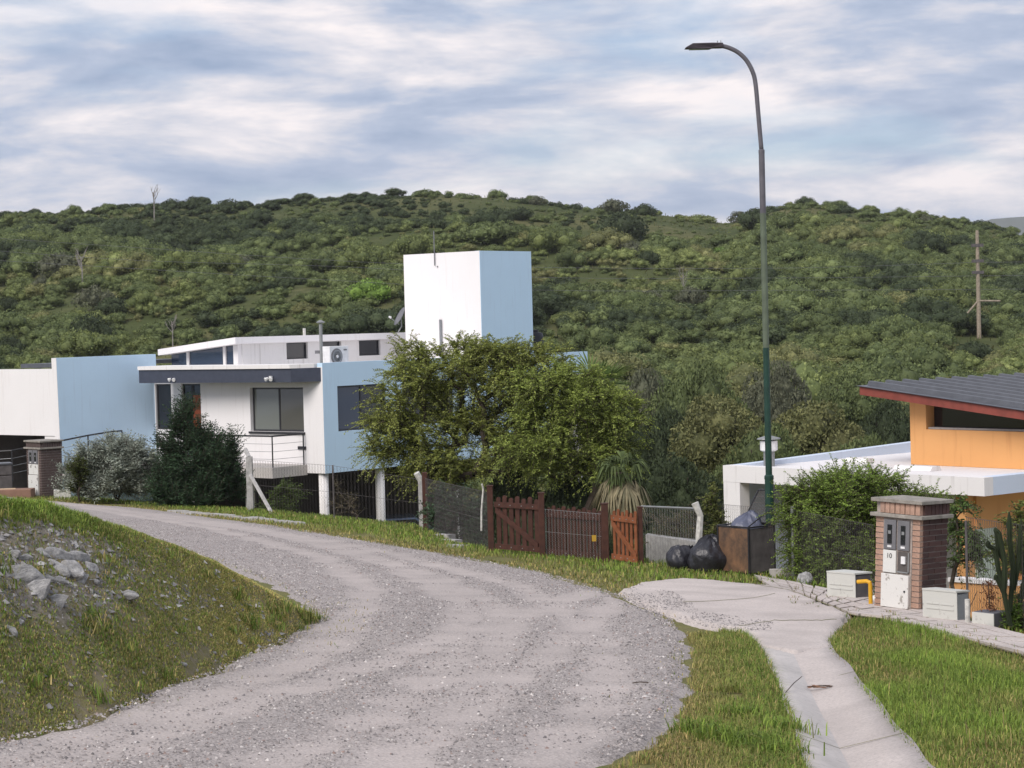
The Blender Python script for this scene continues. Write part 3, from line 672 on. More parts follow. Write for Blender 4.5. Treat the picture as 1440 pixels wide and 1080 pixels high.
def build_rocks():
    ms = [rock_mesh(i) for i in range(6)]; rng = random.Random(4)
    def put(p, sx, sy, sz, label, group, rz=None, i=None, mat=None):
        o = link('rock', ms[rng.randrange(6) if i is None else i]); o.location = p; o.scale = (sx, sy, sz); o.rotation_euler = (rng.uniform(-.3, .3), rng.uniform(-.3, .3) - .25, rng.uniform(0, 6.28) if rz is None else rz)
        tag(o, label, 'rock', group)
    def onbank(px, py):
        best = None; sg, tg = np.meshgrid(np.linspace(2, 7.5, 150), np.linspace(.05, 1, 80), indexing='ij'); P = bank(sg, tg).reshape(-1, 3)
        v = P - np.array([0, 0, H]); k = v @ np.array(_F); q = np.hypot(CX + FPX * (v @ np.array(_R)) / k - px, CY - FPX * (v @ np.array(_U)) / k - py); return P[q.argmin()]
    big = [(12, 805, .34, .22, .16), (40, 828, .26, .16, .12), (70, 842, .20, .13, .10)]
    for n_, (px, py, a, b, c) in enumerate(big): put(Vector(onbank(px, py)) + Vector((0, .05, -.06)), a * .85, b * .85, c * .8, ['largest pale grey boulder in the bank at the left edge', 'flat grey boulder just below the largest boulder in the bank', 'grey slab of rock lowest of the three boulders at the left edge'][n_], None, .4)
    put(Vector(onbank(178, 840)), .16, .07, .05, 'single pale wedge of stone on the bank right of the outcrop', None, -.6)
    for px, py, k in [(55, 775, .16), (80, 778, .20), (105, 783, .17), (125, 795, .20), (92, 800, .22), (75, 795, .16), (60, 812, .15), (110, 812, .17), (118, 778, .10), (30, 785, .12), (15, 778, .12), (140, 785, .09), (165, 780, .08), (88, 820, .14), (130, 818, .1), (100, 838, .08), (145, 830, .07), (60, 862, .07), (25, 870, .09), (8, 880, .1), (110, 860, .06), (150, 865, .06), (45, 890, .05)]:
        put(Vector(onbank(px, py)) + Vector((0, .03, -.03)), k * rng.uniform(.65, 1.0), k * .5, k * rng.uniform(.3, .5), 'broken grey rock of the outcrop in the grassy bank', 'broken rocks in the bank')
    for px, py, k in [(395, 885, .05), (372, 890, .04), (430, 866, .04), (302, 918, .035), (258, 935, .05), (345, 850, .03)]:
        put(Vector(onbank(px, py)) if px < 430 else G(px, py), k, k * .7, k * .5, 'small whitish stone lying in the dry grass of the bend', 'white stones on the bend', None, None)
build_rocks()
def edging():
    rng = random.Random(6)
    for i in range(16):
        t = i / 15; px = 242 + 175 * t + rng.uniform(-4, 4); py = 719 + 16.5 * t + rng.uniform(-1, 1); p = G(px, py)
        o = link('edging_stone', MB().prism([(rng.uniform(.75, 1.1) * .22 * math.cos(a) * 1.0, rng.uniform(.6, 1.1) * .09 * math.sin(a)) for a in np.linspace(0, 6.28, 8)[:-1]], -.05, .055).mesh('edging_stone', 'concrete_post'))
        o.location = (p.x, p.y, tz(p.x, p.y) - .02); o.rotation_euler = (rng.uniform(-.05, .05), rng.uniform(-.05, .05), -.6); tag(o, 'flat pale stone of the broken edging line in the far verge', 'edging stone', 'pale edging stones in the verge')
    p = G(632, 758); q = G(645, 770); d = (q - p)
    for i in range(4):
        c = G(617 + 9 * i, 745 + 7.5 * i); o = link('edging_stone', MB().box((-.11, -.17, -.1), (.11, .17, .07)).mesh('edging_stone', 'concrete_post')); o.location = (c.x, c.y, plane(c.x, c.y) - .05); o.rotation_euler = (0, .05, .9); tag(o, 'grey kerb block beside the chain-link fence left of the brown gate', 'kerb block', 'kerb blocks by the fence')
edging()
# ================================================================== BUILDINGS
def solve(fn, target, lo, hi):
    f0 = fn(lo) - target
    for _ in range(50):
        mid = (lo + hi) / 2; fm = fn(mid) - target
        if (fm > 0) == (f0 > 0): lo, f0 = mid, fm
        else: hi = mid
    return (lo + hi) / 2
class Frame:
    """a house's own axes: x = depth along its right side, y = leftwards along its front, from its near corner"""
    def __init__(s, corner, xdir, z0):
        s.o = Vector((corner[0], corner[1], z0)); s.x = Vector((xdir[0], xdir[1], 0)).normalized(); s.y = Vector((-s.x.y, s.x.x, 0)); s.rz = math.atan2(s.x.y, s.x.x)
    def w(s, x, y, z): return s.o + s.x * x + s.y * y + Vector((0, 0, z))
    def z(s, py, x, y): return solve(lambda z: proj(s.w(x, y, z))[1], py, -10, 15)
    def fx(s, px, y, z): return solve(lambda x: proj(s.w(x, y, z))[0], px, -20, 30)
    def fy(s, px, x, z): return solve(lambda y: proj(s.w(x, y, z))[0], px, -20, 30)
    def box(s, p0, p1): return MB().box(p0, p1)

def window(parent, axis, at, u0, u1, z0, z1, pane='glass_dark', split=1, depth=.12, frame=.055, fmat='frame_dark', panes=None):
    """window in a wall: axis 'x' = wall at constant x facing -x (u along y); axis 'y' = wall at constant y facing -y (u along x)"""
    P = (lambda u, d, z: (at + d, u, z)) if axis == 'x' else (lambda u, d, z: (u, at + d, z))
    f = MB(); d0, d1 = depth, depth + .06
    f.box(P(u0, d0, z0), P(u1, d1, z0 + frame)); f.box(P(u0, d0, z1 - frame), P(u1, d1, z1))
    f.box(P(u0, d0, z0 + frame), P(u0 + frame, d1, z1 - frame)); f.box(P(u1 - frame, d0, z0 + frame), P(u1, d1, z1 - frame))
    for i in range(1, split):
        c = u0 + (u1 - u0) * i / split; f.box(P(c - frame / 2, d0, z0 + frame), P(c + frame / 2, d1, z1 - frame))
    w_ = f.build('window', fmat, parent)
    for i in range(split):
        a = u0 + (u1 - u0) * i / split; b = u0 + (u1 - u0) * (i + 1) / split
        MB().box(P(a + frame * .5, d0 + .02, z0 + frame * .5), P(b - frame * .5, d0 + .03, z1 - frame * .5)).build('pane', (panes or [pane] * split)[i], w_)
    return w_

# ------------------------------------------------------------------ the white and blue house
CN = W(457.5, 666, 65.0)
GZ = tz(CN.x, CN.y)
A = Frame((CN.x, CN.y), (.636, .771), GZ)
def build_house():
    T = thing('white_house', 'modern white and pale blue house on columns with a tall square roof tower', 'house', A.o, A.rz)
    zb = CN.z - GZ; zt = A.z(510.5, 0, 0); zf = zb + .28; TH = .22
    LX = A.fx(826, 0, zt); XT = A.fx(678, 0, zt); XT2 = A.fx(750, 0, zt)
    yd1 = A.fy(283, 0, zb + 2); YG = A.fy(203, 0, zb + 2.2)
    # white front with its window
    w0, w1 = A.fy(427, 0, zb + 2), A.fy(352, 0, zb + 2); wz0, wz1 = A.z(607, 0, .5 * (w0 + w1)), A.z(545, 0, .5 * (w0 + w1))
    MB().wall((-.006, .003, zb), (0, 1, 0), (1, 0, 0), yd1 - .003, zt - .12 - zb, [(w0 - .003, w1 - .003, wz0 - zb, wz1 - zb)], TH).build('front_wall', 'plaster_white', T)
    win = window(T, 'x', 0, w0, w1, wz0, wz1, 'glass_curtain', 2, panes=['glass_shade', 'glass_curtain'])
    MB().box((-.06, w0 - .05, wz0 - .07), (.10, w1 + .05, wz0 - .003)).build('sill', 'frame_dark', win)
    # blue right-hand side
    b0, b1 = A.fx(475, 0, zb + 2), A.fx(545, 0, zb + 2); bz0, bz1 = A.z(604, .5 * (b0 + b1), 0), A.z(541, .5 * (b0 + b1), 0)
    c0, c1 = A.fx(566, 0, zb + 2), A.fx(640, 0, zb + 2)
    XE = A.fx(787, 0, zt)
    MB().wall((0, 0, zb), (1, 0, 0), (0, 1, 0), XE, zt - zb, [(b0, b1, bz0 - zb, bz1 - zb), (c0, c1, bz0 - zb, bz1 - zb)], TH).build('side_wall', 'plaster_blue', T)
    window(T, 'y', 0, b0, b1, bz0, bz1, split=2, panes=['glass_blue', 'glass_dark'], depth=.10); window(T, 'y', 0, c0, c1, bz0, bz1, 'glass_dark', 2, depth=.10)
    zl = A.z(522, LX, 0)
    MB().box((XE, 0, zl), (LX, TH, zt)).build('terrace_beam', 'plaster_blue', T)
    MB().box((LX - .3, .3, -2.5), (LX - .08, .52, zl - .103)).build('terrace_post', 'plaster_white', T)
    MB().box((XE, TH + .004, zl - .1), (LX, 3.4, zl + .05)).build('terrace_roof', 'plaster_white', T)
    # floor slab, roof slab, inner volume
    MB().box((.004, .004, zb + .002), (XE - .01, YG + 2.5, zf)).build('floor_slab', 'plaster_white', T)
    MB().box((TH + .003, TH + .003, zt - .45), (XE, 9.2, zt - .25)).build('roof_slab', 'plaster_white_stained', T)
    MB().box((XE - TH, TH, zf), (XE, 9, zt - .45)).build('back_wall', 'plaster_white', T)
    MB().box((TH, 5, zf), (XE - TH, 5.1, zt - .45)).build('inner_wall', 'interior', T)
    # entrance: recessed wall, dark windows, wooden door
    xr = .45
    ya, yb = A.fy(241, xr, zb + 2), A.fy(219, xr, zb + 2); yc, yd = A.fy(283, xr, zb + 2), A.fy(256, xr, zb + 2); dz0, dz1 = A.z(604, xr, ya), A.z(540, xr, ya)
    MB().wall((xr, yd1, zb), (0, 1, 0), (1, 0, 0), YG + .5 - yd1, zt - zb - .14, [(yc + .02 - yd1, yd - yd1, zf - zb, dz1 - zb), (ya - yd1, yb - yd1, dz0 - zb, dz1 - zb)], .16).build('entrance_wall', 'plaster_white', T)
    MB().box((TH, yd1 - .15, zb), (xr, yd1 - .003, zt - .14)).build('entrance_return', 'plaster_white', T)
    window(T, 'x', xr, ya, yb, dz0, dz1, 'glass_dark', 1, depth=.06)
    window(T, 'x', xr, (yc + yd) / 2, yd, zf, dz1, 'glass_dark', 1, depth=.06)
    d = MB().box((xr + .07, yc + .03, zf), (xr + .12, (yc + yd) / 2 - .003, A.z(556, xr, yc))).build('door', 'wood_door', T)
    for k in range(4): MB().box((xr + .055, yc + .10, zf + .25 + .45 * k), (xr + .07, (yc + yd) / 2 - .08, zf + .58 + .45 * k)).build('door_panel', 'wood_orange', d)
    MB().lathe([(.02, 0), (.02, .04), (.035, .05), (.03, .08)], (xr + .07, yc + .09, zf + 1.02), 8, (-1, 0, 0)).build('handle', 'steel_grey', d)
    window(T, 'x', xr, yc + .03, (yc + yd) / 2, A.z(556, xr, yc), dz1, 'glass_dark', 1, depth=.06)
    # dark canopy: a slab that juts out over the entrance
    yk = A.fy(409, -.75, zt - .3); zc1, zc0 = zt - .14, zt - .56
    ye = A.fy(197, -.9, zt - .3)
    MB().prism([(-.004, .06), (-.75, yk), (-.95, ye), (-.004, ye)], zc0, zc1).build('canopy', 'canopy_dark', T)
    MB().prism([(.3, .225), (-.12, .225), (-.80, yk), (-1.0, ye), (.3, ye)], zc1 + .003, zt - .02).build('roof_edge', 'plaster_white_stained', T)
    for yy in (1.35, ye - 1.6):
        l = MB().box((-.86, yy, zc0 + .1), (-.80, yy + .1, zc0 + .2)).build('spotlight', 'ac_white', T)
        for s in (-1, 1): MB().lathe([(.03, 0), (.065, .10), (.06, .12)], (-.86, yy + .05 + s * .08, zc0 + .14), 8, (-1, s * .4, -.5)).build('lamp_head', 'ac_white', l)
    MB().box((-.04, .78, zb + .72), (-.003, 1.12, zb + .82)).build('wall_lamp', 'frame_dark', T)
    MB().box((-.04, yd1 - 1.7, zb + .75), (-.003, yd1 - 1.4, zb + .85)).build('wall_lamp', 'frame_dark', T)
    # garage wing: blue flank fin and white front lintel
    gx = solve(lambda x: proj(A.w(x, YG, zb + 2.5))[0], 81, -9, -1)
    zg1 = A.z(503.5, gx, YG); zg2 = A.z(498, .3, YG); zlow = zb - 1.1; px0 = A.fx(88.5, YG, zlow + .6)
    MB().extr([(px0, YG, zlow), (.55, YG, zlow), (.55, YG, zg2 - .005), (gx, YG, zg1)], (0, .24, 0)).build('garage_flank', 'plaster_blue', T)
    MB().extr([(px0 - .012, YG + .003, zlow), (px0 - .001, YG + .003, zlow), (gx - .001, YG + .003, zg1), (gx - .012, YG + .003, zg1)], (0, .237, 0)).build('flank_edge', 'plaster_white', T)
    zw = A.z(519, gx, YG + .6); zw0 = A.z(613, gx, YG + .8)
    MB().box((gx + .08, YG + .243, zw0), (gx + .30, YG + 5.5, zw)).build('garage_front', 'plaster_white', T)
    MB().box((px0 + .02, YG + .243, zlow), (px0 + .26, YG + .85, zw0 - .003)).build('garage_pier', 'plaster_white', T)
    MB().box((gx + .31, YG + .243, zw - .35), (4.5, YG + 5.5, zw - .15)).build('garage_roof', 'plaster_white_stained', T)
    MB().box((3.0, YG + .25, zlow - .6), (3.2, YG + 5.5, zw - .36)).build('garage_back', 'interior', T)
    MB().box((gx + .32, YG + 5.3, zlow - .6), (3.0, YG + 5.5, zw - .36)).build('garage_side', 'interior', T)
    MB().box((gx + .6, YG + .6, zw + .03), (2.5, YG + 2.6, zw + .16)).build('roof_sheet', 'roof_metal', T)
    MB().box((gx - 1.2, YG - .1, zlow - .7), (3.0, YG + 5.5, zlow - .004)).build('garage_floor', 'concrete_grey', T)
    # raised clerestory
    ry = A.fy(332, 1.0, zt + .3); rl = A.fy(233, 1.0, zt + .3); zr = A.z(474.8, 1.0, ry); ze = A.z(491, 1.0, rl); zbase = zt - .26; tk = .20
    xe = A.fx(566, ry, zt + .5) + 2.0
    zs = lambda y: zr + (ze - zr) * (y - ry) / (rl - ry)
    # sloping front with three panes in a dark band
    MB().extr([(1.10, ry + .24, zbase), (1.10, rl, zbase), (1.10, rl, zbase + .12), (1.10, ry + .24, zbase + .12)], (.15, 0, 0)).build('clerestory_base', 'plaster_white_stained', T)
    MB().box((1.10, ry + .02, zbase), (1.27, ry + .24, zr - tk)).build('clerestory_pier', 'plaster_white', T)
    g = MB().extr([(1.16, ry + .24, zbase + .12), (1.16, rl - .1, zbase + .12), (1.16, rl - .1, zs(rl - .1) - tk), (1.16, ry + .24, zs(ry + .24) - tk)], (.03, 0, 0)).build('clerestory_window', 'glass_blue', T)
    for t in (.28, .80):
        y = rl + (ry - rl) * t; MB().box((1.11, y - .06, zbase + .12), (1.158, y + .06, zs(y) - tk - .01)).build('mullion', 'plaster_white', g)
    r = MB().extr([(.75, ry - .25, zr + .012), (.75, rl + .1, ze), (.75, rl + .1, ze - tk), (.75, ry - .25, zr - tk)], (xe - .75, 0, 0)).build('clerestory_roof', 'plaster_white', T)
    # its long side, three small windows
    ws = [(403, 433), (454, 480), (505, 535)]; ops = []; hz = None
    for a, b in ws:
        u0, u1 = A.fx(a, ry, zt + .3), A.fx(b, ry, zt + .3); q1 = A.z(482 - (a - 403) * .04, u0, ry); q0 = q1 - .55; ops.append((u0, u1, q0, q1))
    MB().wall((1.272, ry, zbase), (1, 0, 0), (0, 1, 0), xe - 1.3, zr - tk - zbase - .005, [(a - 1.272, b - 1.272, c - zbase, d - zbase) for a, b, c, d in ops], .15).build('clerestory_side', 'plaster_white_stained', T)
    for a, b, c, d in ops: window(T, 'y', ry, a, b, c, d, 'glass_dark', 1, depth=.08, frame=.04)
    MB().box((1.3, ry + .16, zbase + .01), (xe, ry + .2, zr - tk - .02)).build('clerestory_backing', 'interior', T)
    # tower
    yt = A.fy(570, XT, zt + 1.2); zT = A.z(352.5, XT, 0)
    MB().box((XT, -.012, zt - .5), (XT2, .2, zT)).build('tower_side', 'plaster_blue', T)
    MB().wall((XT - .004, .0, zt - .44), (0, 1, 0), (1, 0, 0), yt, zT - zt + .44 - .003, [], .2).build('tower_front', 'plaster_white', T)
    MB().box((XT + .2, yt - .2, zt - .4), (XT2, yt, zT - .004)).build('tower_left', 'plaster_white', T)
    MB().box((XT2 - .2, .202, zt - .4), (XT2 - .004, yt - .2, zT - .004)).build('tower_back', 'plaster_white', T)
    MB().box((XT + .198, .2, zT - .15), (XT2 - .2, yt - .2, zT - .08)).build('tower_cap', 'plaster_white_stained', T)
    a = MB().tube([(XT - .05, 1.95, zT - .42), (XT - .05, 1.95, zT + .75)], .018, 6).build('antenna_rod', 'plastic_grey', T)
    MB().tube([(XT - .07, 1.75, zt - .3), (XT - .07, 1.75, zt + .75 + .5)], .045, 6).build('vent_pipe', 'steel_grey', T)
    MB().lathe([(.02, 0), (.03, .02), (.025, .03)], (XT - .006, 1.85, zT - .46), 6, (-1, 0, 0)).build('cable_boss', 'plastic_grey', T)
    # columns
    for (cx, cy) in ((.22, .30), (A.fx(536, .2, zb - .5), .25), (6.3, .3), (9.6, .3), (.25, 3.6), (.25, 6.4), (4, 4), (8, 4)):
        gz = tz(*A.w(cx, cy, 0)[:2]) - GZ - .3
        MB().lathe([(.15, gz), (.148, (gz + zb) / 2), (.15, zb - .004)], (cx, cy, 0), 16).build('column', 'plaster_white_stained', T, smooth=True)
    # retaining wall under the house
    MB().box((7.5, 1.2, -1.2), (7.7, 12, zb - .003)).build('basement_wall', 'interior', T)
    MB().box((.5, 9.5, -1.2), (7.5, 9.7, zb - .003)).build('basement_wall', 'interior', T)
    # entrance deck with railings
    yR = A.fy(383, -1.5, zb + .1)
    MB().box((-1.5, yR, zb - .06), (-.006, YG - .006, zf - .02)).build('deck', 'concrete_grey', T)
    MB().box((-3.6, YG - 2.1, zb - .10), (-1.504, YG - .006, zf - .03)).build('deck_bridge', 'concrete_grey', T)
    def rail(pts, nm):
        rl_ = MB(); rl_.tube([(p[0], p[1], p[2] + .95) for p in pts], .028, 6); o = rl_.build('railing', 'iron_black', T)
        for p in pts: MB().tube([p, (p[0], p[1], p[2] + .95)], .022, 6).build('rail_post', 'iron_black', o)
        for k in (.25, .48, .71): MB().tube([(p[0], p[1], p[2] + k) for p in pts], .007, 5).build('rail_wire', 'steel_grey', o)
    rail([(-.1, yR + .05, zf - .02), (-1.42, yR + .05, zf - .02), (-1.42, yR + 1.7, zf - .02), (-1.42, YG - 2.2, zf - .02)], 0)
    yL = YG - .25
    rail([(-1.2, yL, zf + .05), (-1.6, yL, zf + .05), (-2.6, yL, zf - .02), (-4.2, yL, zf - .18), (-5.6, yL, zf - .32), (-6.4, yL + 1.6, zf - .4)], 0)
    return T, zt, zb, ry, XT, yt, zT, XT2, zbase
HT, zt, zb, ry, XT, yt, zT, XT2, zbase = build_house()
rs = zt - .25     # roof surface
# equipment on the roof
def roof_things():
    p = A.w(A.fx(472, .85, rs + .4), .85, rs); t = thing('air_conditioner', 'white air conditioner outdoor unit with round fan on the house roof', 'air conditioner', p, A.rz)
    MB().box((-.42, -.16, .1), (.42, .16, .74)).build('casing', 'ac_white', t, bevel=.015)
    g = MB().lathe([(.25, 0), (.25, .012), (.235, .02)], (-.12, -.164, .42), 24, (0, -1, 0)).build('fan_grille', 'plastic_grey', t)
    for k in range(4): MB().lathe([(.06 + .05 * k, 0), (.065 + .05 * k, .006)], (-.12, -.186, .42), 20, (0, -1, 0)).build('grille_ring', 'steel_grey', g)
    MB().lathe([(.05, 0), (.045, .012)], (-.12, -.195, .42), 12, (0, -1, 0)).build('hub', 'ac_white', g)
    for x in (-.3, .3): MB().box((x - .04, -.17, 0), (x + .04, .17, .1)).build('foot', 'steel_grey', t)
    MB().box((.2, -.168, .60), (.34, -.161, .64)).build('badge', 'plastic_grey', t)
    p = A.w(A.fx(452, 1.15, rs + .5), 1.15, rs); t = thing('flue_pipe', 'thin galvanised flue pipe with cap beside the air conditioner', 'flue', p)
    zz = A.z(456, 0.3, 1.15) - rs
    MB().tube([(0, 0, 0), (0, 0, zz)], .055, 10).build('pipe', 'galvanised', t, smooth=False); MB().lathe([(.10, 0), (.14, .03), (.03, .10)], (0, 0, zz + .02), 12).build('cap', 'galvanised', t)
    MB().box((-.2, -.03, .52), (-.05, .03, .62)).build('bracket', 'plastic_grey', t)
    p = A.w(-.05, .45, rs + .20); o = MB().box((-.2, -.25, 0), (.2, .3, .22)).build('roof_box', 'ac_white'); o.location = A.w(.45, 1.2, rs); o.rotation_euler.z = A.rz; tag(o, 'small white box at the roof corner left of the air conditioner', 'box')
    # satellite dish left of the tower
    px = A.fx(560, ry + .3, zt + 1); zr_ = A.z(466, px, ry + .3)
    t = thing('satellite_dish', 'grey satellite dish seen from its side by the roof tower', 'satellite dish', A.w(px, ry + .3, zr_ - .02))
    n = Vector((-.75, -.25, .45)).normalized(); c = Vector((0.06, 0, .55))
    m = MB(); prof = [(.02, -.075), (.15, -.065), (.27, -.03), (.35, 0.0), (.36, .012), (.27, -.015), (.15, -.05), (.02, -.06)]; m.lathe(prof, c, 20, n); m.build('reflector', 'plastic_grey', t, smooth=True)
    MB().tube([(0, 0, 0), (.12, 0, .2), (.1, 0, .48)], .025, 6).build('mast', 'galvanised', t)
    MB().tube([c - Vector((.02, 0, .3)), c + n * .45 + Vector((0, 0, -.22))], .014, 5).build('feed_arm', 'galvanised', t); MB().lathe([(.03, 0), (.045, .08), (.03, .1)], c + n * .45 + Vector((0, 0, -.22)), 8, -n).build('receiver', 'ac_white', t)
    # black water tank behind the tower
    px = A.fx(761, .5, zt + .5); zk = A.z(466, px, .6) - rs
    t = thing('water_tank', 'black water tank standing on the roof behind the tower', 'water tank', A.w(px, .75, rs))
    MB().lathe([(.27, 0), (.28, .05), (.28, zk - .2), (.24, zk - .06), (.1, zk - .02)], (0, 0, 0), 18).build('body', 'tank_black', t, smooth=True); MB().lathe([(.11, zk - .02), (.11, zk + .05), (.04, zk + .06)], (0, 0, 0), 12).build('lid', 'tank_black', t)
    # short stub vent on the clerestory roof
    o = MB().tube([(0, 0, 0), (0, 0, .25)], .05, 8).build('vent_pipe', 'stone_pale'); q = A.fx(428, ry + .4, zt + .9); o.location = A.w(q, ry + .4, A.z(470, q, ry + .4) - .05); tag(o, 'short pale vent stub on the raised roof left of the flue', 'vent')
roof_things()
# car under the house
def build_car():
    p = W(545, 735, 69.5); gz = tz(p.x, p.y); t = thing('parked_car', 'dark blue-grey car parked in the shade under the house', 'car', (p.x, p.y, gz), .15)
    sec = [(-2.05, .35), (-2.1, .62), (-1.95, .86), (-1.2, .93), (-.55, 1.40), (.85, 1.43), (1.55, .98), (2.0, .92), (2.1, .6), (2.05, .32)]
    MB().extr([(x, -.82, z) for x, z in sec], (0, 1.64, 0)).build('body', 'car_paint', t, bevel=.06)
    for s in (-1, 1):
        MB().extr([(-1.02, s * .826, .95), (-.5, s * .826, 1.33), (.1, s * .826, 1.35), (.1, s * .826, .95)], (0, s * .006, 0)).build('window', 'glass_dark', t)
        MB().extr([(.18, s * .826, .95), (.18, s * .826, 1.35), (.8, s * .826, 1.36), (1.35, s * .826, .98)], (0, s * .006, 0)).build('window', 'glass_dark', t)
        for x in (-1.3, 1.3):
            wl = MB().lathe([(.20, -.1), (.31, -.1), (.33, -.05), (.33, .07), (.31, .1), (.2, .1)], (x, s * .76, .33), 18, (0, 1, 0)).build('wheel', 'tyre', t); MB().lathe([(.19, 0), (.17, .03)], (x, s * .86, .33), 14, (0, s, 0)).build('rim', 'steel_grey', wl)
        MB().box((-2.11, s * .6 - .15, .64), (-2.04, s * .6 + .15, .76)).build('headlight', 'ac_white', t); MB().box((2.03, s * .6 - .12, .68), (2.11, s * .6 + .12, .82)).build('tail_light', 'red_fascia', t)
    MB().extr([(-1.17, -.7, .95), (-.58, -.62, 1.37), (-.58, .62, 1.37), (-1.17, .7, .95)], (-.02, 0, .012)).build('windscreen', 'glass_dark', t)
build_car()

# ------------------------------------------------------------------ the white flat-roofed house with the orange upper storey
B0 = W(1384, 672, 33.0)
BG = tz(B0.x - 1, B0.y + 3) - .9
B = Frame((B0.x, B0.y), (.77, .638), BG)
def build_house2():
    T = thing('orange_house', 'flat-roofed white house with an orange upper storey and dark ribbed roof', 'house', B.o, B.rz)
    z1 = B0.z - BG; z0 = B.z(698, 0, 0); yl = B.fy(1016.5, 0, z1); xd = 8.0
    # fascia band: front and side, roof deck and rear parapet
    MB().box((0, 0, z0), (.22, yl, z1)).build('front_fascia', 'plaster_white_stained', T)
    MB().box((.222, 0, z0), (xd, .22, z1)).build('side_fascia', 'plaster_white_shade', T)
    MB().box((-.07, -.12, z0 + .10), (.9, -.004, z1 - .06)).build('beam_stub', 'plaster_white_shade', T) if False else None
    MB().box((.222, .222, z1 - .14), (6, yl, z1 - .05)).build('roof_deck', 'plaster_white', T)
    MB().extr([(.222, yl - .2, z1 - .05), (6, yl - .2, z1 - .05), (6, yl - .2, z1 + .17), (.9, yl - .2, z1 + .015), (.222, yl - .2, z1 - .002)], (0, .2, 0)).build('left_kerb', 'plaster_white_shade', T)
    MB().box((5.2, 1.4, z1 - .05), (5.4, yl - .2, z1 + .16)).build('rear_parapet', 'plaster_white_shade', T)
    MB().box((.24, .24, z0), (6, yl - .3, z0 + .05)).build('soffit', 'plaster_white', T)
    # corner pier, second column and the gallery behind
    y2 = B.fy(1040, 0, z0)
    MB().box((.002, y2, -.6), (.24, yl - .003, z0 - .003)).build('corner_pier', 'plaster_white_stained', T)
    MB().box((1.6, B.fy(1075, 1.6, z0), -.6), (1.85, B.fy(1056, 1.6, z0), z0 - .003)).build('gallery_column', 'plaster_white', T)
    MB().box((.245, yl - .2, -.6), (1.4, yl - .01, z0 - .003)).build('wing_wall', 'plaster_white_shade', T)
    MB().box((2.8, .6, -.6), (3.0, yl, z0 - .003)).build('gallery_back', 'plaster_white', T)
    MB().box((.3, .6, -.6), (2.8, .8, z0 - .003)).build('gallery_side', 'plaster_orange', T)
    MB().box((0, .6, -.7), (3, yl, -.45)).build('gallery_floor', 'concrete_grey', T)
    # wall below the side fascia
    xs = .55; zg1 = B.z(741, 1.0, xs)
    MB().box((.5, xs, zg1), (xd, xs + .2, z0 - .003)).build('side_wall', 'plaster_orange', T)
    MB().box((.5, xs, -.8), (1.0, xs + .2, zg1 - .003)).build('side_pier', 'plaster_green', T)
    MB().box((1.0, xs + .1, -.8), (1.62, xs + .24, zg1 - .003)).build('green_panel', 'plaster_green', T)
    MB().box((1.62, xs, -.8), (xd, xs + .2, zg1 - .003)).build('side_wall', 'plaster_orange', T)
    # orange upper storey
    yo = B.fy(1281, 2.26, z1); x0 = 2.26; zd = z1 - .046; ztop = lambda y: B_z_eave(y)
    zt_l = B.z(562, x0, yo); zs = B.z(604.5, x0, yo - .8)
    ex = 1.80; yt_ = B.fy(1209, ex, z1 + 1.2); ze_l = B.z(543, ex, yt_); yr = B.fy(1440, ex, z1 + .8); ze_r = B.z(577.5, ex, yr); slope = (ze_l - ze_r) / (yt_ - yr)
    eave = lambda y: ze_l + slope * (y - yt_)
    yend = -3.5; y_p = B.fy(1302, x0, zs + .2)
    MB().extr([(x0, yo, zd), (x0, yend, zd), (x0, yend, zs), (x0, y_p, zs), (x0, y_p, eave(y_p) - .16), (x0, yo, eave(yo) - .16)], (.30, 0, 0)).build('upper_front', 'plaster_orange', T)
    MB().extr([(x0 + .301, yo - .2, zd), (x0 + .301, yo, zd), (x0 + .301, yo, eave(yo) - .16), (x0 + .301, yo - .2, eave(yo - .2) - .16)], (5.5, 0, 0)).build('upper_left', 'plaster_orange', T)
    MB().box((x0 + .26, yend, zs + .002), (x0 + .29, y_p - .002, eave(yend) + .02)).build('strip_window', 'glass_dark', T) if False else None
    MB().extr([(x0 + .22, y_p - .002, zs), (x0 + .22, yend, zs), (x0 + .22, yend, eave(yend) - .17), (x0 + .22, y_p - .002, eave(y_p) - .17)], (.03, 0, 0)).build('strip_window', 'glass_dark', T)
    MB().box((x0 + .05, yend, zs + .003), (x0 + .2, y_p - .01, zs + .035)).build('sill', 'concrete_grey', T)
    # roof: red fascia, soffit and a ribbed metal sheet sloping down to the right
    th = .15; xb = 8.2
    MB().extr([(ex, yt_, eave(yt_) - th), (ex, yend, eave(yend) - th), (ex, yend, eave(yend)), (ex, yt_, eave(yt_))], (.05, 0, 0)).build('roof_fascia', 'red_fascia', T)
    MB().extr([(ex + .052, yt_, eave(yt_) - th), (xb, yt_, eave(yt_) - th), (xb, yt_, eave(yt_) - .004), (ex + .052, yt_, eave(yt_) - .004)], (0, -.05, 0)).build('verge_board', 'red_fascia', T)
    MB().extr([(ex + .052, yt_ - .052, eave(yt_) - .10), (ex + .052, yend, eave(yend) - .10), (ex + .052, yend, eave(yend) - .06), (ex + .052, yt_ - .052, eave(yt_) - .06)], (xb - ex - .06, 0, 0)).build('soffit_board', 'wood_dark', T)
    vs = []; n = 0; xs_ = []
    x = ex - .04; pitch = .46
    while x < xb:
        xs_ += [(x, .0), (x + .30, .0), (x + .34, .07), (x + .42, .07)]; x += pitch
    m = MB(); k = len(xs_)
    for y in (yt_ + .05, yend): m.v += [(a, y, eave(y) + .006 + h) for a, h in xs_]
    for y in (yt_ + .05, yend): m.v += [(a, y, eave(y) + .0 + h - .004) for a, h in xs_]
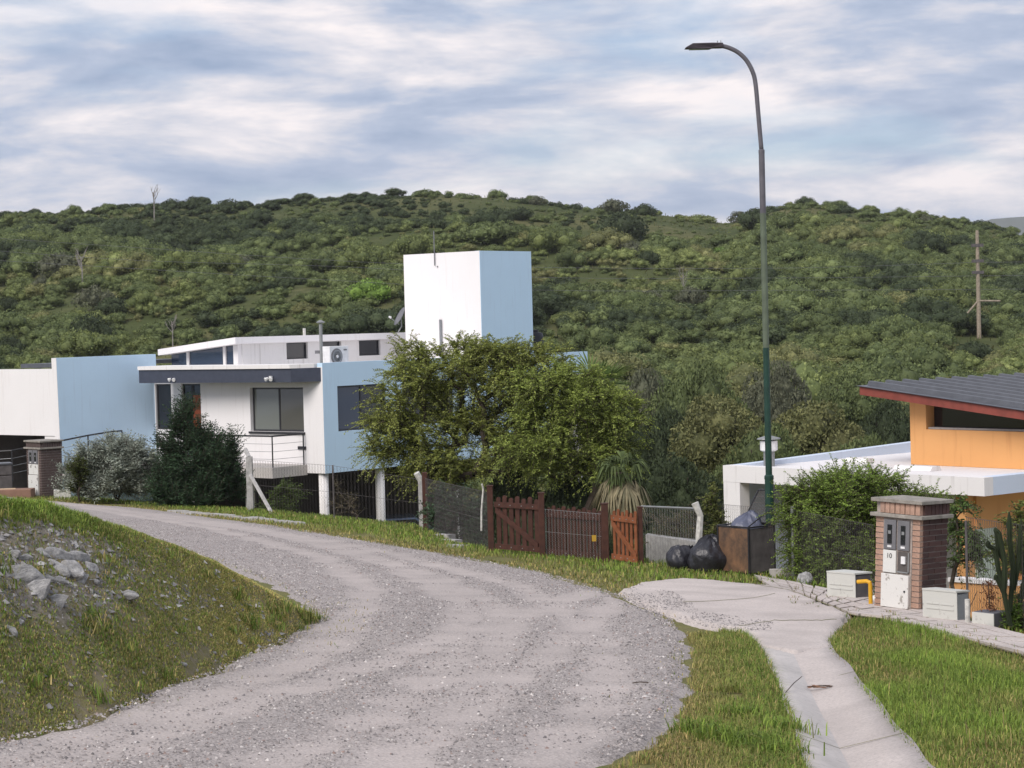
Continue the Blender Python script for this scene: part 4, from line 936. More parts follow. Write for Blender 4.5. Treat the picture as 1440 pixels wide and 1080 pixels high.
    m.f += [(i, i + 1, k + i + 1, k + i) for i in range(k - 1)] + [(2 * k + i, 3 * k + i, 3 * k + i + 1, 2 * k + i + 1) for i in range(k - 1)] + [(i, 2 * k + i, 2 * k + i + 1, i + 1) for i in range(k - 1)]
    m.build('ribbed_roof', 'roof_metal', T, recalc=False)
    for i, (a, c, l, wd) in enumerate([(1.15, 2.0, .8, .30), (2.2, 4.3, .5, .25)]):
        MB().extr([(a, c, z1 - .048), (a + wd, c, z1 - .048), (a + wd * .8, c, z1 + .03), (a + wd * .2, c, z1 + .025)], (0, l, 0)).build('roof_upstand', 'plaster_white_stained', T)
    MB().box((5.05, 2.9, z1 - .045), (5.15, 3.0, z1 + .10)).build('roof_outlet', 'frame_dark', T)
    # low terrace wall in front with a pale coping
    zc = B.z(810, -.9, 0) ; p0 = W(1335, 812, 30.2); p1 = W(1428, 818, 28.6)
    q0 = T.matrix_world.inverted() if False else None
    loc = lambda p: ((p - B.o).dot(B.x), (p - B.o).dot(B.y))
    a0, a1 = loc(p0), loc(p1); zc = p0.z - BG; zc1 = p1.z - BG
    d = Vector((a1[0] - a0[0], a1[1] - a0[1], 0)).normalized(); nrm = Vector((-d.y, d.x, 0)) * .18
    base = [Vector((a0[0], a0[1], -1)), Vector((a1[0], a1[1], -1)), Vector((a1[0], a1[1], zc1 - .06)), Vector((a0[0], a0[1], zc - .06))]
    MB().extr(base, nrm).build('terrace_wall', 'plaster_orange', T)
    MB().extr([Vector((a0[0], a0[1], zc - .058)) - nrm * .15, Vector((a1[0], a1[1], zc1 - .058)) - nrm * .15, Vector((a1[0], a1[1], zc1)) - nrm * .15, Vector((a0[0], a0[1], zc)) - nrm * .15], nrm * 1.3).build('wall_coping', 'plaster_white_stained', T)
    # chimney cowl on the roof, seen beside the street lamp
    cy = yl - .45; cx = B.fx(1081, cy, z1 + .4); zc0 = z1 - .05; zc1 = B.z(612, cx, cy)
    c = thing('chimney_cowl', 'white metal chimney with pointed cap on the flat roof behind the street lamp', 'chimney', B.w(cx, cy, zc0)); h = zc1 - zc0
    MB().lathe([(.10, 0), (.10, h - .27)], (0, 0, 0), 14).build('flue', 'galvanised', c); MB().lathe([(.12, h - .28), (.155, h - .26), (.155, h - .10), (.12, h - .09)], (0, 0, 0), 14).build('cowl_ring', 'ac_white', c); MB().lathe([(.21, h - .07), (.20, h - .05), (.02, h)], (0, 0, 0), 14).build('cap', 'galvanised', c)
    for k in range(4):
        a_ = k * 1.57 + .6; MB().tube([(.13 * math.cos(a_), .13 * math.sin(a_), h - .12), (.14 * math.cos(a_), .14 * math.sin(a_), h - .05)], .01, 5).build('cap_strut', 'galvanised', c)
def B_z_eave(y): return 0
build_house2()
# ================================================================== STREET LAMP
def build_lamp():
    p = G(1084.5, 806); b = Vector((p.x, p.y, tz(p.x, p.y) - .1)); Y = p.y
    t = thing('street_lamp', 'tall green street lamp with a curved arm beside the rusty refuse bin', 'street lamp', (b.x, b.y, b.z))
    Z = lambda py, px: W(px, py, Y).z - b.z
    z1, z2, z3, z4 = Z(672, 1082), Z(489, 1077), Z(300, 1070), Z(213, 1067)
    MB().lathe([(.075, 0), (.072, .3), (.066, z1)], (0, 0, 0), 16).build('base_section', 'pole_green', t, smooth=False)
    MB().lathe([(.072, z1 - .02), (.072, z1 + .03), (.052, z1 + .05)], (0, 0, 0), 16).build('collar', 'pole_green', t)
    MB().lathe([(.051, z1 + .04), (.048, z2)], (0, 0, 0), 14).build('lower_shaft', 'pole_green', t)
    MB().lathe([(.048, z2 + .001), (.046, z3)], (0, 0, 0), 14).build('middle_shaft', 'pole_olive', t)
    MB().lathe([(.046, z3 + .001), (.045, z4)], (0, 0, 0), 14).build('upper_shaft', 'pole_grey', t)
    MB().lathe([(.047, z4 - .03), (.047, z4 + .02), (.036, z4 + .03)], (0, 0, 0), 14).build('collar', 'pole_grey', t)
    px = [(1066.5, 213), (1064, 160), (1062.5, 118), (1058, 100), (1049, 84), (1037, 73), (1023, 66.5), (1011, 64)]
    pts = [W(a, c, Y) - b for a, c in px]; pts[0] = Vector((0, 0, pts[0].z)); pts[1].x *= .6
    P = []
    for i in range(len(pts) - 1):
        for k in range(4):
            u = k / 4; p0, p1, p2, p3 = pts[max(i - 1, 0)], pts[i], pts[i + 1], pts[min(i + 2, len(pts) - 1)]
            P.append(.5 * ((2 * p1) + (p2 - p0) * u + (2 * p0 - 5 * p1 + 4 * p2 - p3) * u * u + (3 * p1 - p0 - 3 * p2 + p3) * u ** 3))
    P.append(pts[-1]); MB().tube(P, [.034] * len(P), 12).build('arm', 'pole_grey', t, smooth=True)
    e = pts[-1]; L = .50
    h = MB().extr([(e.x + .06, e.y - .07, e.z + .035), (e.x - .1, e.y - .07, e.z + .04), (e.x - .4, e.y - .1, e.z + .035), (e.x - L, e.y - .1, e.z - .02), (e.x - L - .02, e.y - .09, e.z - .035), (e.x - .14, e.y - .1, e.z - .05), (e.x - .10, e.y - .06, e.z - .03), (e.x + .06, e.y - .06, e.z - .03)], (0, .2, 0)).build('lamp_head', 'lamp_dark', t, bevel=.012)
    MB().box((e.x - .45, e.y - .06, e.z - .052), (e.x - .16, e.y + .08, e.z - .044)).build('lens', 'glass_curtain', h)
    for k in (.0, .05): MB().tube([(e.x - .02 + k, e.y, e.z + .03), (e.x - .02 + k, e.y, e.z + .075)], .006, 5).build('bolt', 'galvanised', h)
build_lamp()

# ================================================================== METER PILLARS
def digits(txt, size, parent, M4, mat='ink'):
    cu = bpy.data.curves.new('number', 'FONT'); cu.body = txt; cu.size = size; cu.extrude = .0015; cu.align_x = 'CENTER'
    tmp = bpy.data.objects.new('tmp', cu); COL.objects.link(tmp); dg = bpy.context.evaluated_depsgraph_get(); me = bpy.data.meshes.new_from_object(tmp.evaluated_get(dg)); me.name = 'number'
    bpy.data.objects.remove(tmp); bpy.data.curves.remove(cu); me.materials.clear(); me.materials.append(M[mat]); me.transform(M4); return link('number', me, parent)
def pillar(loc, rz, lean, wd, dp, ht, label, nums, detailed, side_mat, front_mat='brick_pale'):
    Mx = Matrix.Translation(loc) @ Matrix.Rotation(lean, 4, 'Y') @ Matrix.Rotation(rz, 4, 'Z')
    t = thing('meter_pillar', label, 'meter pillar', mat=Mx)
    rng = random.Random(int(wd * 1000 + ht * 77)); cz = .067; n = int((ht - .27) / cz); zc = n * cz
    body = MB().box((.012, .012, -.3), (dp, wd - .004, zc + .2)).build('pillar_core', 'mortar', t)
    jb = MB(); cache = {}
    def brick(x0, x1, y0, y1, z0, z1, mat):
        if detailed:
            key = (round(x1 - x0, 3), round(y1 - y0, 3), round(z1 - z0, 3), mat)
            if key not in cache:
                cache[key] = MB().box((0, 0, 0), (x1 - x0, y1 - y0, z1 - z0)).mesh('brick', mat)
            o = link('brick', cache[key], t); o.location = (x0 + rng.uniform(-.003, .002), y0 + rng.uniform(-.002, .002), z0)
            o.rotation_euler = (rng.uniform(-.008, .008), rng.uniform(-.008, .008), rng.uniform(-.01, .01))
        else: jb.box((x0, y0, z0), (x1, y1, z1))
    fl = .115                                           # brick flank each side of the meter doors
    for k in range(n):
        z0 = k * cz + .006; z1 = z0 + .055
        brick(0, .06, .008, fl, z0, z1, front_mat); brick(0, .06, wd - fl, wd - .002, z0, z1, front_mat)
        off = (k % 2) * .12; x = .004 - off
        if k % 2 == 0 or True:
            x = .062
            L0 = .225 if k % 2 else .105
            while x < dp - .02:
                e = min(x + L0, dp - .002); brick(x, e, 0, .05, z0, z1, side_mat); x = e + .014; L0 = .225
    # crown: two ledges with a soldier course between
    l1 = MB().box((-.055, -.055, zc), (dp + .04, wd + .055, zc + .045)).build('ledge', 'ledge', t, bevel=.006)
    for k in range(int(wd / .075)): brick(-.012, .05, .01 + k * .075, .01 + k * .075 + .064, zc + .05, zc + .175, front_mat)
    for k in range(int(dp / .075)): brick(.055 + k * .073, .055 + k * .073 + .062, -.012, .05, zc + .05, zc + .175, side_mat)
    MB().box((-.05, -.05, zc + .18), (dp + .04, wd + .05, zc + .225)).build('capstone', 'ledge', t, bevel=.006)
    if not detailed: jb.build('brickwork', side_mat, t)
    # doors
    y0, y1 = fl + .03, wd - fl - .03; ym = (y0 + y1) / 2; za, zb_, zc_ = zc - .03, zc - .40, zc - .67; zbot = .05
    MB().box((-.004, fl + .004, zbot - .05), (.055, wd - fl - .004, zc - .01)).build('door_recess', 'mortar', t)
    for a, b in ((y0, ym - .012), (ym + .012, y1)):                       # meter windows
        w_ = MB().box((-.03, a, zb_ + .01), (-.006, b, za)).build('meter_box', 'plastic_grey', t, bevel=.006)
        MB().box((-.035, a + .055, zb_ + .08), (-.0305, b - .055, za - .06)).build('meter_window', 'glass_dark', w_)
        MB().box((-.037, (a + b) / 2 - .02, zb_ + .2), (-.0355, (a + b) / 2 + .02, zb_ + .24)).build('meter_dial', 'galvanised', w_)
        MB().box((-.036, (a + b) / 2 - .03, zb_ + .035), (-.0305, (a + b) / 2 + .03, zb_ + .06)).build('meter_plate', 'ac_white', w_)
    rot = Matrix(((0, 0, -1, 0), (-1, 0, 0, 0), (0, 1, 0, 0), (0, 0, 0, 1)))
    L = [(ym + .012, y1, nums[0]), (y0, ym - .012, nums[1])]
    for a, b, tx in L:
        if tx is None:
            f = MB().box((-.012, a, zc_ + .01), (-.006, b, zb_ - .01)).build('open_recess', 'interior', t)
            MB().box((-.028, a, zc_ + .01), (-.013, a + .015, zb_ - .01)).build('recess_frame', 'galvanised', f); MB().box((-.028, a, zc_ + .01), (-.013, b, zc_ + .025)).build('recess_frame', 'galvanised', f)
            MB().box((-.04, (a + b) / 2 - .04, zc_ + .12), (-.013, (a + b) / 2 + .02, zc_ + .21)).build('breaker', 'ac_white', f); continue
        d = MB().box((-.03, a - .008, zc_), (-.006, b + .008, zb_)).build('number_door', 'meter_white', t, bevel=.004)
        digits(tx, .085, d, Matrix.Translation((-.032, (a + b) / 2, zb_ - .095)) @ rot)
    d = MB().box((-.045, y0 - .01, zbot), (-.006, y1 + .02, zc_ - .015)).build('lower_door', 'meter_peeling' if detailed else 'meter_white', t, bevel=.005)
    MB().lathe([(.012, 0), (.012, .012)], (-.046, y0 + .04, (zbot + zc_) / 2), 8, (-1, 0, 0)).build('lock', 'ink', d)
    return t, zc_, zbot, y0, y1
pR = G(1292, 862); hR = 1.47
TR = pillar(Vector((pR.x, pR.y, tz(pR.x, pR.y) - .02)), R(42), .042, .67, .54, hR, 'brick meter pillar with a pale front, dark side and peeling white door', ('10', None), True, 'brick_dark')
pL = G(59.5, 699); PLh = 1.60
TL = pillar(Vector((pL.x, pL.y, tz(pL.x, pL.y) - .02)), R(42), .0, .76, .62, PLh, 'dark stone meter pillar with clean white doors at the far bend', ('15', '16'), False, 'brick_slate')
o = MB().extr([(0, 0, 0), (0, .24, 0), (0, .24, .18), (0, 0, .18)], (.02, 0, 0)).build('white_board', 'meter_white'); o.matrix_world = Matrix.Translation(G(1249, 851) + Vector((-.02, -.05, .02))) @ Matrix.Rotation(R(42), 4, 'Z') @ Matrix.Rotation(.55, 4, 'Y') @ Matrix.Rotation(-.35, 4, 'X'); tag(o, 'small white board leaning against the peeling door of the brick pillar', 'board')

# gas meter boxes
def gas_box(px, py, wd, dp, h, rz, label, open_lid=False, side='cover_grey'):
    p = G(px, py); t = thing('gas_meter_box', label, 'meter box', (p.x, p.y, tz(p.x, p.y) - .02), rz)
    b = MB().box((0, 0, 0), (dp, .02, h * .97)).box((0, .021, 0), (dp, wd, h)).build('cabinet', side, t, bevel=.008)
    d = MB().box((-.014, -.012, .01), (-.002, wd + .012, h + .015)).build('front_panel', 'gas_box', t, bevel=.004)
    for k in range(2):
        for j in (.27, .70): MB().box((-.022, wd * j - .09, h * (.45 + .16 * k)), (-.0145, wd * j + .09, h * (.45 + .16 * k) + .014)).build('vent_slot', 'gas_box', d)
    MB().extr([(-.02, -.01, h + .016), (dp + .02, -.01, h - .0), (dp + .02, -.01, h + .02), (-.02, -.01, h + .036)], (0, wd + .02, 0)).build('lid', 'gas_box', t)
    return t
gas_box(1203, 845, .44, .32, .34, R(42), 'beige gas meter box left of the brick pillar beside the yellow pipe')
gas_box(1346, 876, .46, .22, .35, R(42), 'white gas meter box with slots right of the brick pillar', side='steel_grey')
p = G(1398, 884); t = thing('planter_box', 'small white-fronted planter block with a dry plant near the cactus', 'planter', (p.x, p.y, tz(p.x, p.y) - .02), R(42))
MB().box((0, 0, 0), (.26, .28, .19)).build('planter', 'planter_grey', t, bevel=.01); MB().box((-.012, -.005, .0), (-.001, .285, .185)).build('front_face', 'gas_box', t)
rngp = np.random.default_rng(17); n = 160; C = np.stack([.13 + rngp.normal(0, .05, n), .14 + rngp.normal(0, .05, n), .2 + .32 * rngp.random(n)], -1)
MB().tube([(.13, .14, .15), (.12, .15, .52)], .008, 5).build('stem', 'bark', t); V, F = leafcards(rngp, C, rngp.normal(size=(n, 3)) + [0, 0, 1], .06, .015); o = link('leaves', npmesh('leaves', V, F, 'leaf'), t); o.color = (.22, .10, .06, 1)
p = G(1226, 853) + Vector((-.06, -.02, 0)); t = MB().tube([(-.10, .08, .30), (.0, 0, .315), (.035, -.02, .30), (.04, -.02, .26), (.04, -.02, -.1)], .026, 10).build('gas_pipe', 'yellow_pipe'); t.location = (p.x, p.y, tz(p.x, p.y)); tag(t, 'bent yellow gas pipe between the beige meter box and the brick pillar', 'pipe')
p = G(1361, 880); t = MB().tube([(0, 0, -.05), (0, 0, .30)], .03, 10).build('conduit_stub', 'stone_pale'); t.location = (p.x, p.y, tz(p.x, p.y)); tag(t, 'short pale conduit stub at the right of the white meter box', 'pipe')

# ================================================================== FENCES, GATES
def chainlink(p0, p1, h0, h1, cell, rad):
    """diamond wire mesh between two ground points"""
    a, b = Vector(p0), Vector(p1); L = (Vector((b.x, b.y, 0)) - Vector((a.x, a.y, 0))).length; d = (b - a) / L
    n = max(2, int(L / cell)); m = int(max(h0, h1) / (cell * .5)); V = []; F = []; side = Vector((-d.y, d.x, 0)).normalized()
    for k in range(n + 1):
        for sgn in (0, 1):
            base = len(V)
            for j in range(m + 1):
                u = (k + (.5 if (j + sgn) % 2 else 0) + (.02 if sgn else 0)) * cell; u = min(max(u, 0), L); hh = h0 + (h1 - h0) * u / L; z = hh * j / m
                c = a + d * u + Vector((0, 0, z)) + side * (rad * .8 if sgn else -rad * .8)
                for q in range(3):
                    an = q * 2.094; V.append(c + d * (math.cos(an) * rad) + side * (math.sin(an) * rad))
            for j in range(m):
                for q in range(3):
                    q2 = (q + 1) % 3; F.append((base + j * 3 + q, base + j * 3 + q2, base + j * 3 + 3 + q2, base + j * 3 + 3 + q))
    return np.array([tuple(v) for v in V]), np.array(F)
def mesh_part(p0, p1, h0, h1, cell, rad, parent, mat='galvanised'):
    V, F = chainlink(p0, p1, h0, h1, cell, rad); o = link('wire_mesh', npmesh('wire_mesh', V, F, mat), parent); o['kind'] = 'stuff'
    for f in (.99, .5):
        MB().tube([Vector(p0) + Vector((0, 0, h0 * f)), Vector(p1) + Vector((0, 0, h1 * f))], rad * 1.3, 5).build('tension_wire', mat, parent)
def gnd(px, py, dz=0):
    p = G(px, py); return Vector((p.x, p.y, tz(p.x, p.y) + dz))
def post(t, p, h, r=.055, mat='concrete_post', nm='post', bend=None, square=True):
    if square: o = MB().box((p.x - r, p.y - r, p.z - .25), (p.x + r, p.y + r, p.z + h)).build(nm, mat, t, bevel=.008)
    else: o = MB().tube([p - Vector((0, 0, .25)), p + Vector((0, 0, h))], r, 10).build(nm, mat, t)
    return o
# left run: strutted concrete post to the pale corner post
fA = thing('wire_fence', 'chain-link fence below the house between the strutted concrete post and the corner post', 'fence')
a, b = gnd(352.5, 717), gnd(594, 742); hA = W(352.5, 642, a.y).z - a.z; hB = W(592, 668, b.y).z - b.z
post(fA, a, hA, .075); MB().tube([a + Vector((0, 0, hA * .68)), gnd(385, 721) + Vector((0, 0, -.1))], .05, 6).build('strut', 'concrete_post', fA)
MB().tube([a + Vector((0, 0, hA - .02)), a + Vector((-.12, .3, hA + .16))], .055, 6).build('bent_head', 'concrete_post', fA)
post(fA, b, hB - .12, .062, 'concrete_post'); MB().tube([b + Vector((0, 0, hB - .13)), b + Vector((-.09, -.05, hB + .05))], .065, 6).build('bent_head', 'stone_pale', fA)
m_ = gnd(470, 730); post(fA, m_ , 1.2, .018, 'cover_grey', square=False)
mesh_part(a, m_, hA * .95, 1.2, .15, .0022, fA, 'cover_grey'); mesh_part(m_, b, 1.2, hB * .92, .15, .0022, fA, 'cover_grey')
# middle run: corner post to brown gate
fB = thing('wire_fence', 'chain-link fence with a brown wooden post left of the dark gate', 'fence')
b2 = gnd(599, 743); hb2 = W(599, 664, b2.y).z - b2.z; post(fB, b2 + Vector((.0, .0, 0)), hb2, .055, 'wood_dark')
g0 = gnd(691, 775); hg = W(690, 685, g0.y).z - g0.z
mesh_part(b2, g0, hb2 * .9, hg * .92, .085, .0020, fB, 'cover_grey')
MB().tube([g0 + Vector((-.16, 0, .35)), g0 + Vector((-.15, 0, .7)), g0 + Vector((-.11, .02, 1.06)), g0 + Vector((-.13, 0, 1.15))], .016, 5).build('tie_wire', 'stone_pale', fB)
# picket gates and picket panel
def picket_gate(name, p0, p1, h, npk, label, cat, mat, brace=True, top_over=.05, gap=.25, back=False, rails=(.08, .90)):
    t = thing(name, label, cat, p0); d = p1 - p0; L = Vector((d.x, d.y, 0)).length; e = d / L; nrm = Vector((-e.y, e.x, 0)).normalized() * (-1 if back else 1)
    if nrm.y < 0: nrm = -nrm
    pitch = L / npk; wdt = pitch * (1 - gap)
    for k in range(npk):
        u = (k + .5) * pitch; c = e * u; hh = h + (.02 if k % 2 else -.015) + top_over
        q = [c - e * wdt / 2 + Vector((0, 0, .04)), c + e * wdt / 2 + Vector((0, 0, .04)), c + e * wdt / 2 + Vector((0, 0, hh - .03)), c + e * wdt * .25 + Vector((0, 0, hh)), c - e * wdt * .25 + Vector((0, 0, hh)), c - e * wdt / 2 + Vector((0, 0, hh - .03))]
        MB().extr([v + nrm * .028 for v in q], nrm * .022).build('picket', mat, t)
    for f in rails:
        q = [Vector((0, 0, h * f - .045)), e * L + Vector((0, 0, h * f - .045)), e * L + Vector((0, 0, h * f + .045)), Vector((0, 0, h * f + .045))]
        r = MB().extr([v - nrm * .002 for v in q], nrm * .028).build('rail', mat, t)
        for k in range(4):
            c = e * L * (k + .5) / 4 + Vector((0, 0, h * f)) - nrm * .003; MB().lathe([(.011, 0), (.008, .006)], c, 6, -nrm).build('bolt', 'galvanised', r)
    if brace:
        a_, b_ = e * L * .03 + Vector((0, 0, h * .80)), e * L * .97 + Vector((0, 0, h * .14)); n2 = Vector((0, 0, 1)) * .05
        MB().extr([a_ - n2 - nrm * .006, b_ - n2 - nrm * .006, b_ + n2 - nrm * .006, a_ + n2 - nrm * .006], nrm * .03).build('brace', mat, t)
    return t
g1 = gnd(763, 781); g2 = gnd(852, 789); g3 = gnd(899, 792)
def wpost(p, py, px, label, r=.05, mat='wood_dark'):
    h = W(px, py, p.y).z - p.z; t = thing('gate_post', label, 'post', p)
    MB().box((-r, -r, -.3), (r, r, h)).build('post', mat, t, bevel=.008); MB().box((-r - .008, -r - .008, h + .001), (r + .008, r + .008, h + .02)).build('post_cap', mat, t); return t
wpost(g0, 684, 690, 'tall dark brown post at the left of the closed wooden gate'); wpost(g1, 694, 763, 'dark brown post between the closed gate and the picket panel'); wpost(g2, 709, 852, 'brown post on the left of the small orange gate', .055, 'wood_dark'); wpost(g3 + Vector((.03, .02, 0)), 714, 901, 'brown post on the right of the small orange gate', .04, 'wood_dark')
up = Vector((0, 0, 1))
e01 = (g1 - g0).normalized(); q0, q1 = g0 + e01 * .09 , g1 - e01 * .07; hgt = W(725, 703, q0.y).z - q0.z
picket_gate('picket_gate', q0 + up * .02, q1 + up * .02, hgt, 7, 'closed dark brown picket gate with a diagonal brace', 'gate', 'wood_dark', gap=.36)
e12 = (g2 - g1).normalized(); q0, q1 = g1 + e12 * .08, g2 - e12 * .09; hgt = W(805, 712, q0.y).z - q0.z - .05
pp = picket_gate('picket_fence', q0 + Vector((0, .10, 0)), q1 + Vector((0, .10, 0)), hgt, 11, 'dark brown picket panel behind wire mesh between the two gates', 'fence', 'wood_dark', brace=False, gap=.28)
fC = thing('wire_fence', 'wire mesh stretched in front of the dark picket panel', 'fence'); mesh_part(q0 + up * .02, q1 + up * .02, hgt * 1.0, hgt * .98, .075, .0022, fC)
tg = MB().box((-.035, -.005, 0), (.035, .005, .10)).build('yellow_tag', 'yellow_tag'); tg.location = q1 + Vector((-.12, -.03, .32)); tag(tg, 'yellow tag hanging on the mesh by the orange gate', 'tag')
q0, q1 = g2 + Vector((.09, -.06, .02)), g3 + Vector((-.04, -.10, .0)); hgt = W(880, 717, q0.y).z - q0.z - .04
picket_gate('picket_gate', q0, q1, hgt, 6, 'small orange-brown picket gate standing ajar with a diagonal brace', 'gate', 'wood_orange', gap=.42)
fD = thing('wire_fence', 'chain-link fence between the orange gate and the weathered post by the bin', 'fence')
d0, d1 = gnd(904, 790), gnd(984, 800); h0, h1 = W(904, 712, d0.y).z - d0.z, W(984, 717, d1.y).z - d1.z
mesh_part(d0, d1, h0, h1, .075, .0022, fD); hp = W(984, 707, d1.y).z - d1.z
MB().tube([d1 - up * .2, d1 + up * .5, d1 + Vector((.03, 0, hp * .8)), d1 + Vector((-.05, 0, hp))], [.06, .055, .05, .06], 7).build('post', 'stone_pale', fD)
MB().tube([d0 + up * h0, d1 + up * (h1 + .02)], .018, 6).build('top_rail', 'galvanised', fD)
lw = MB().extr([Vector((0, 0, -.6)), (d1 - d0) * 1.0 + Vector((0, 0, -.6)), (d1 - d0) + Vector((0, 0, .33)), Vector((0, 0, .36))], (.05, .25, 0)).build('low_wall', 'concrete_post'); lw.location = d0 + Vector((.1, .75, 0)); tag(lw, 'low grey concrete wall behind the chain-link fence right of the orange gate', 'wall')
fE = thing('wire_fence', 'chain-link fence behind the street lamp and the green shrub up to the brick pillar', 'fence')
e0, e1 = gnd(1020, 798), gnd(1236, 843); m_ = gnd(1120, 815); mesh_part(e0 + Vector((0, .3, 0)), m_ + Vector((0, .25, 0)), 1.0, 1.0, .075, .0018, fE, 'cover_grey'); mesh_part(m_ + Vector((0, .25, 0)), e1 + Vector((0, .3, 0)), 1.0, .95, .075, .0018, fE, 'cover_grey'); post(fE, m_ + Vector((0, .27, 0)), 1.05, .03, 'galvanised', square=False)
fF = thing('wire_fence', 'chain-link fence in front of the orange terrace wall right of the brick pillar', 'fence')
f0, f1 = gnd(1340, 868), gnd(1470, 902); mesh_part(f0 + Vector((.25, .35, 0)), f1 + Vector((.2, .3, 0)), 1.15, 1.15, .08, .002, fF, 'cover_grey'); post(fF, f0 + Vector((.25, .35, 0)), 1.1, .016, 'cover_grey', square=False); post(fF, f1 + Vector((.2, .3, 0)), 1.2, .025, 'galvanised', square=False)

# ================================================================== REFUSE
def build_bin():
    c = gnd(1054, 808); t = thing('refuse_bin', 'rusty steel refuse bin with its mesh lid raised beside the street lamp', 'refuse bin', c, R(38))
    wdt, dp, h = .60, .54, .64       # local x: depth along right side, y: leftwards along front
    W_ = .66; h = W(1054, 744, c.y).z - c.z
    for nm, b in (('front_panel', ((0, 0, .02), (.012, W_, h))), ('side_panel', ((.0125, 0, .02), (dp, .012, h - .003))), ('side_panel', ((.0125, W_ - .012, .02), (dp, W_, h - .003))), ('back_panel', ((dp - .012, .0125, .02), (dp, W_ - .0125, h - .003))), ('bottom', ((.0125, .0125, .02), (dp - .0125, W_ - .0125, .035)))):
        MB().box(*b).build(nm, 'bin_rust' if nm != 'side_panel' else 'cover_grey', t)  # side panels dark grey: the shade on the bin's flank, put into colour
    for a in ((-.012, -.012), (-.012, W_ - .013), (dp - .013, -.012), (dp - .013, W_ - .013)): MB().box((a[0], a[1], -.05), (a[0] + .025, a[1] + .025, h + .006)).build('corner_post', 'iron_black', t)
    rim = MB().box((-.014, -.014, h + .007), (dp + .014, .012, h + .03)).box((-.014, W_ - .012, h + .007), (dp + .014, W_ + .014, h + .03)).box((-.014, .012, h + .007), (.012, W_ - .012, h + .03)).box((dp - .012, .012, h + .007), (dp + .014, W_ - .012, h + .03)).build('rim', 'iron_black', t)
    lid = MB(); P = lambda u, v: Vector((dp - .02 + .34 * v, .02 + (W_ - .04) * u, h + .04 + .46 * v))
    for a, b in (((0, 0), (1, 0)), ((0, 1), (1, 1)), ((0, 0), (0, 1)), ((1, 0), (1, 1))): lid.tube([P(*a), P(*b)], .013, 6)
    lo = lid.build('lid_frame', 'iron_black', t); bars = MB()
    for k in range(1, 20): bars.tube([P(k / 20, 0), P(k / 20, 1)], .004, 4)
    for k in range(1, 5): bars.tube([P(0, k / 5), P(1, k / 5)], .004, 4)
    q = bars.build('lid_mesh', 'cover_grey', lo)
    MB().tube([P(.42, 1), P(.42, 1) + Vector((0, 0, .07)), P(.58, 1) + Vector((0, 0, .07)), P(.58, 1)], .008, 6).build('lid_handle', 'iron_black', lo)
    MB().tube([(0.02, .02, h + .03), P(0, .8)], .010, 6).build('lid_stay', 'iron_black', lo)
    return c, h
bc, bh = build_bin()
def bag(name, c, sx, sy, sz, seed, mat, label, neck=(0, 0, 1)):
    bm = bmesh.new(); bmesh.ops.create_uvsphere(bm, u_segments=40, v_segments=26, radius=1); r = random.Random(seed); ph = [r.uniform(0, 6.28) for _ in range(8)]; nv = Vector(neck).normalized()
    for v in bm.verts:
        d = v.co.normalized(); a = math.atan2(d.y, d.x); k = 1 + .06 * math.sin(3 * a + ph[0]) + .05 * math.sin(5 * d.z + 2 * a + ph[1]) + .035 * math.sin(9 * a + 4 * d.z + ph[2]) + .03 * math.sin(14 * d.x + ph[3]) * math.sin(11 * d.y + ph[4]) + .02 * math.sin(23 * a + 9 * d.z)
        t = max(0, d.dot(nv) - .55) / .45; fold = 1 + .10 * t * math.sin(11 * a + ph[5]); co = d * k * fold
        if t > 0: co = co * (1 - .12 * t) + nv * .28 * t * t
        if co.z < -.55: co.z = -.55 - (abs(co.z) - .55) * .15
        v.co = Vector((co.x * sx, co.y * sy, (co.z + .62) * sz))
    me = bpy.data.meshes.new(name); bm.to_mesh(me); bm.free(); me.polygons.foreach_set('use_smooth', [True] * len(me.polygons)); me.materials.append(M[mat])
    t = thing(name, label, 'refuse bag', c); link('sack', me, t)
    top = nv * 1.02; tp = Vector((top.x * sx, top.y * sy, (top.z + .62) * sz)); m = MB()
    for k in range(6):
        an = k * 1.05 + seed; m.add([tp - nv * .05, tp + Vector((math.cos(an) * .05, math.sin(an) * .05, .05)) + nv * .04, tp + Vector((math.cos(an + .9) * .05, math.sin(an + .9) * .05, .03)) + nv * .02], [(0, 1, 2)])
    m.build('knot', mat, t, recalc=False); return t
bag('refuse_bag', gnd(998, 803), .34, .28, .29, 3, 'bag_black', 'large bulging black refuse bag beside the rusty bin', (.1, 0, 1))
bag('refuse_bag', gnd(956, 800), .22, .2, .22, 8, 'bag_black', 'smaller black refuse bag slumped left of the large bag', (.7, 0, .7))
bag('refuse_bag', bc + Vector((.02, .42, bh - .22)), .26, .24, .24, 12, 'bag_grey', 'bluish grey refuse bag poking out of the rusty bin', (.3, 0, 1))

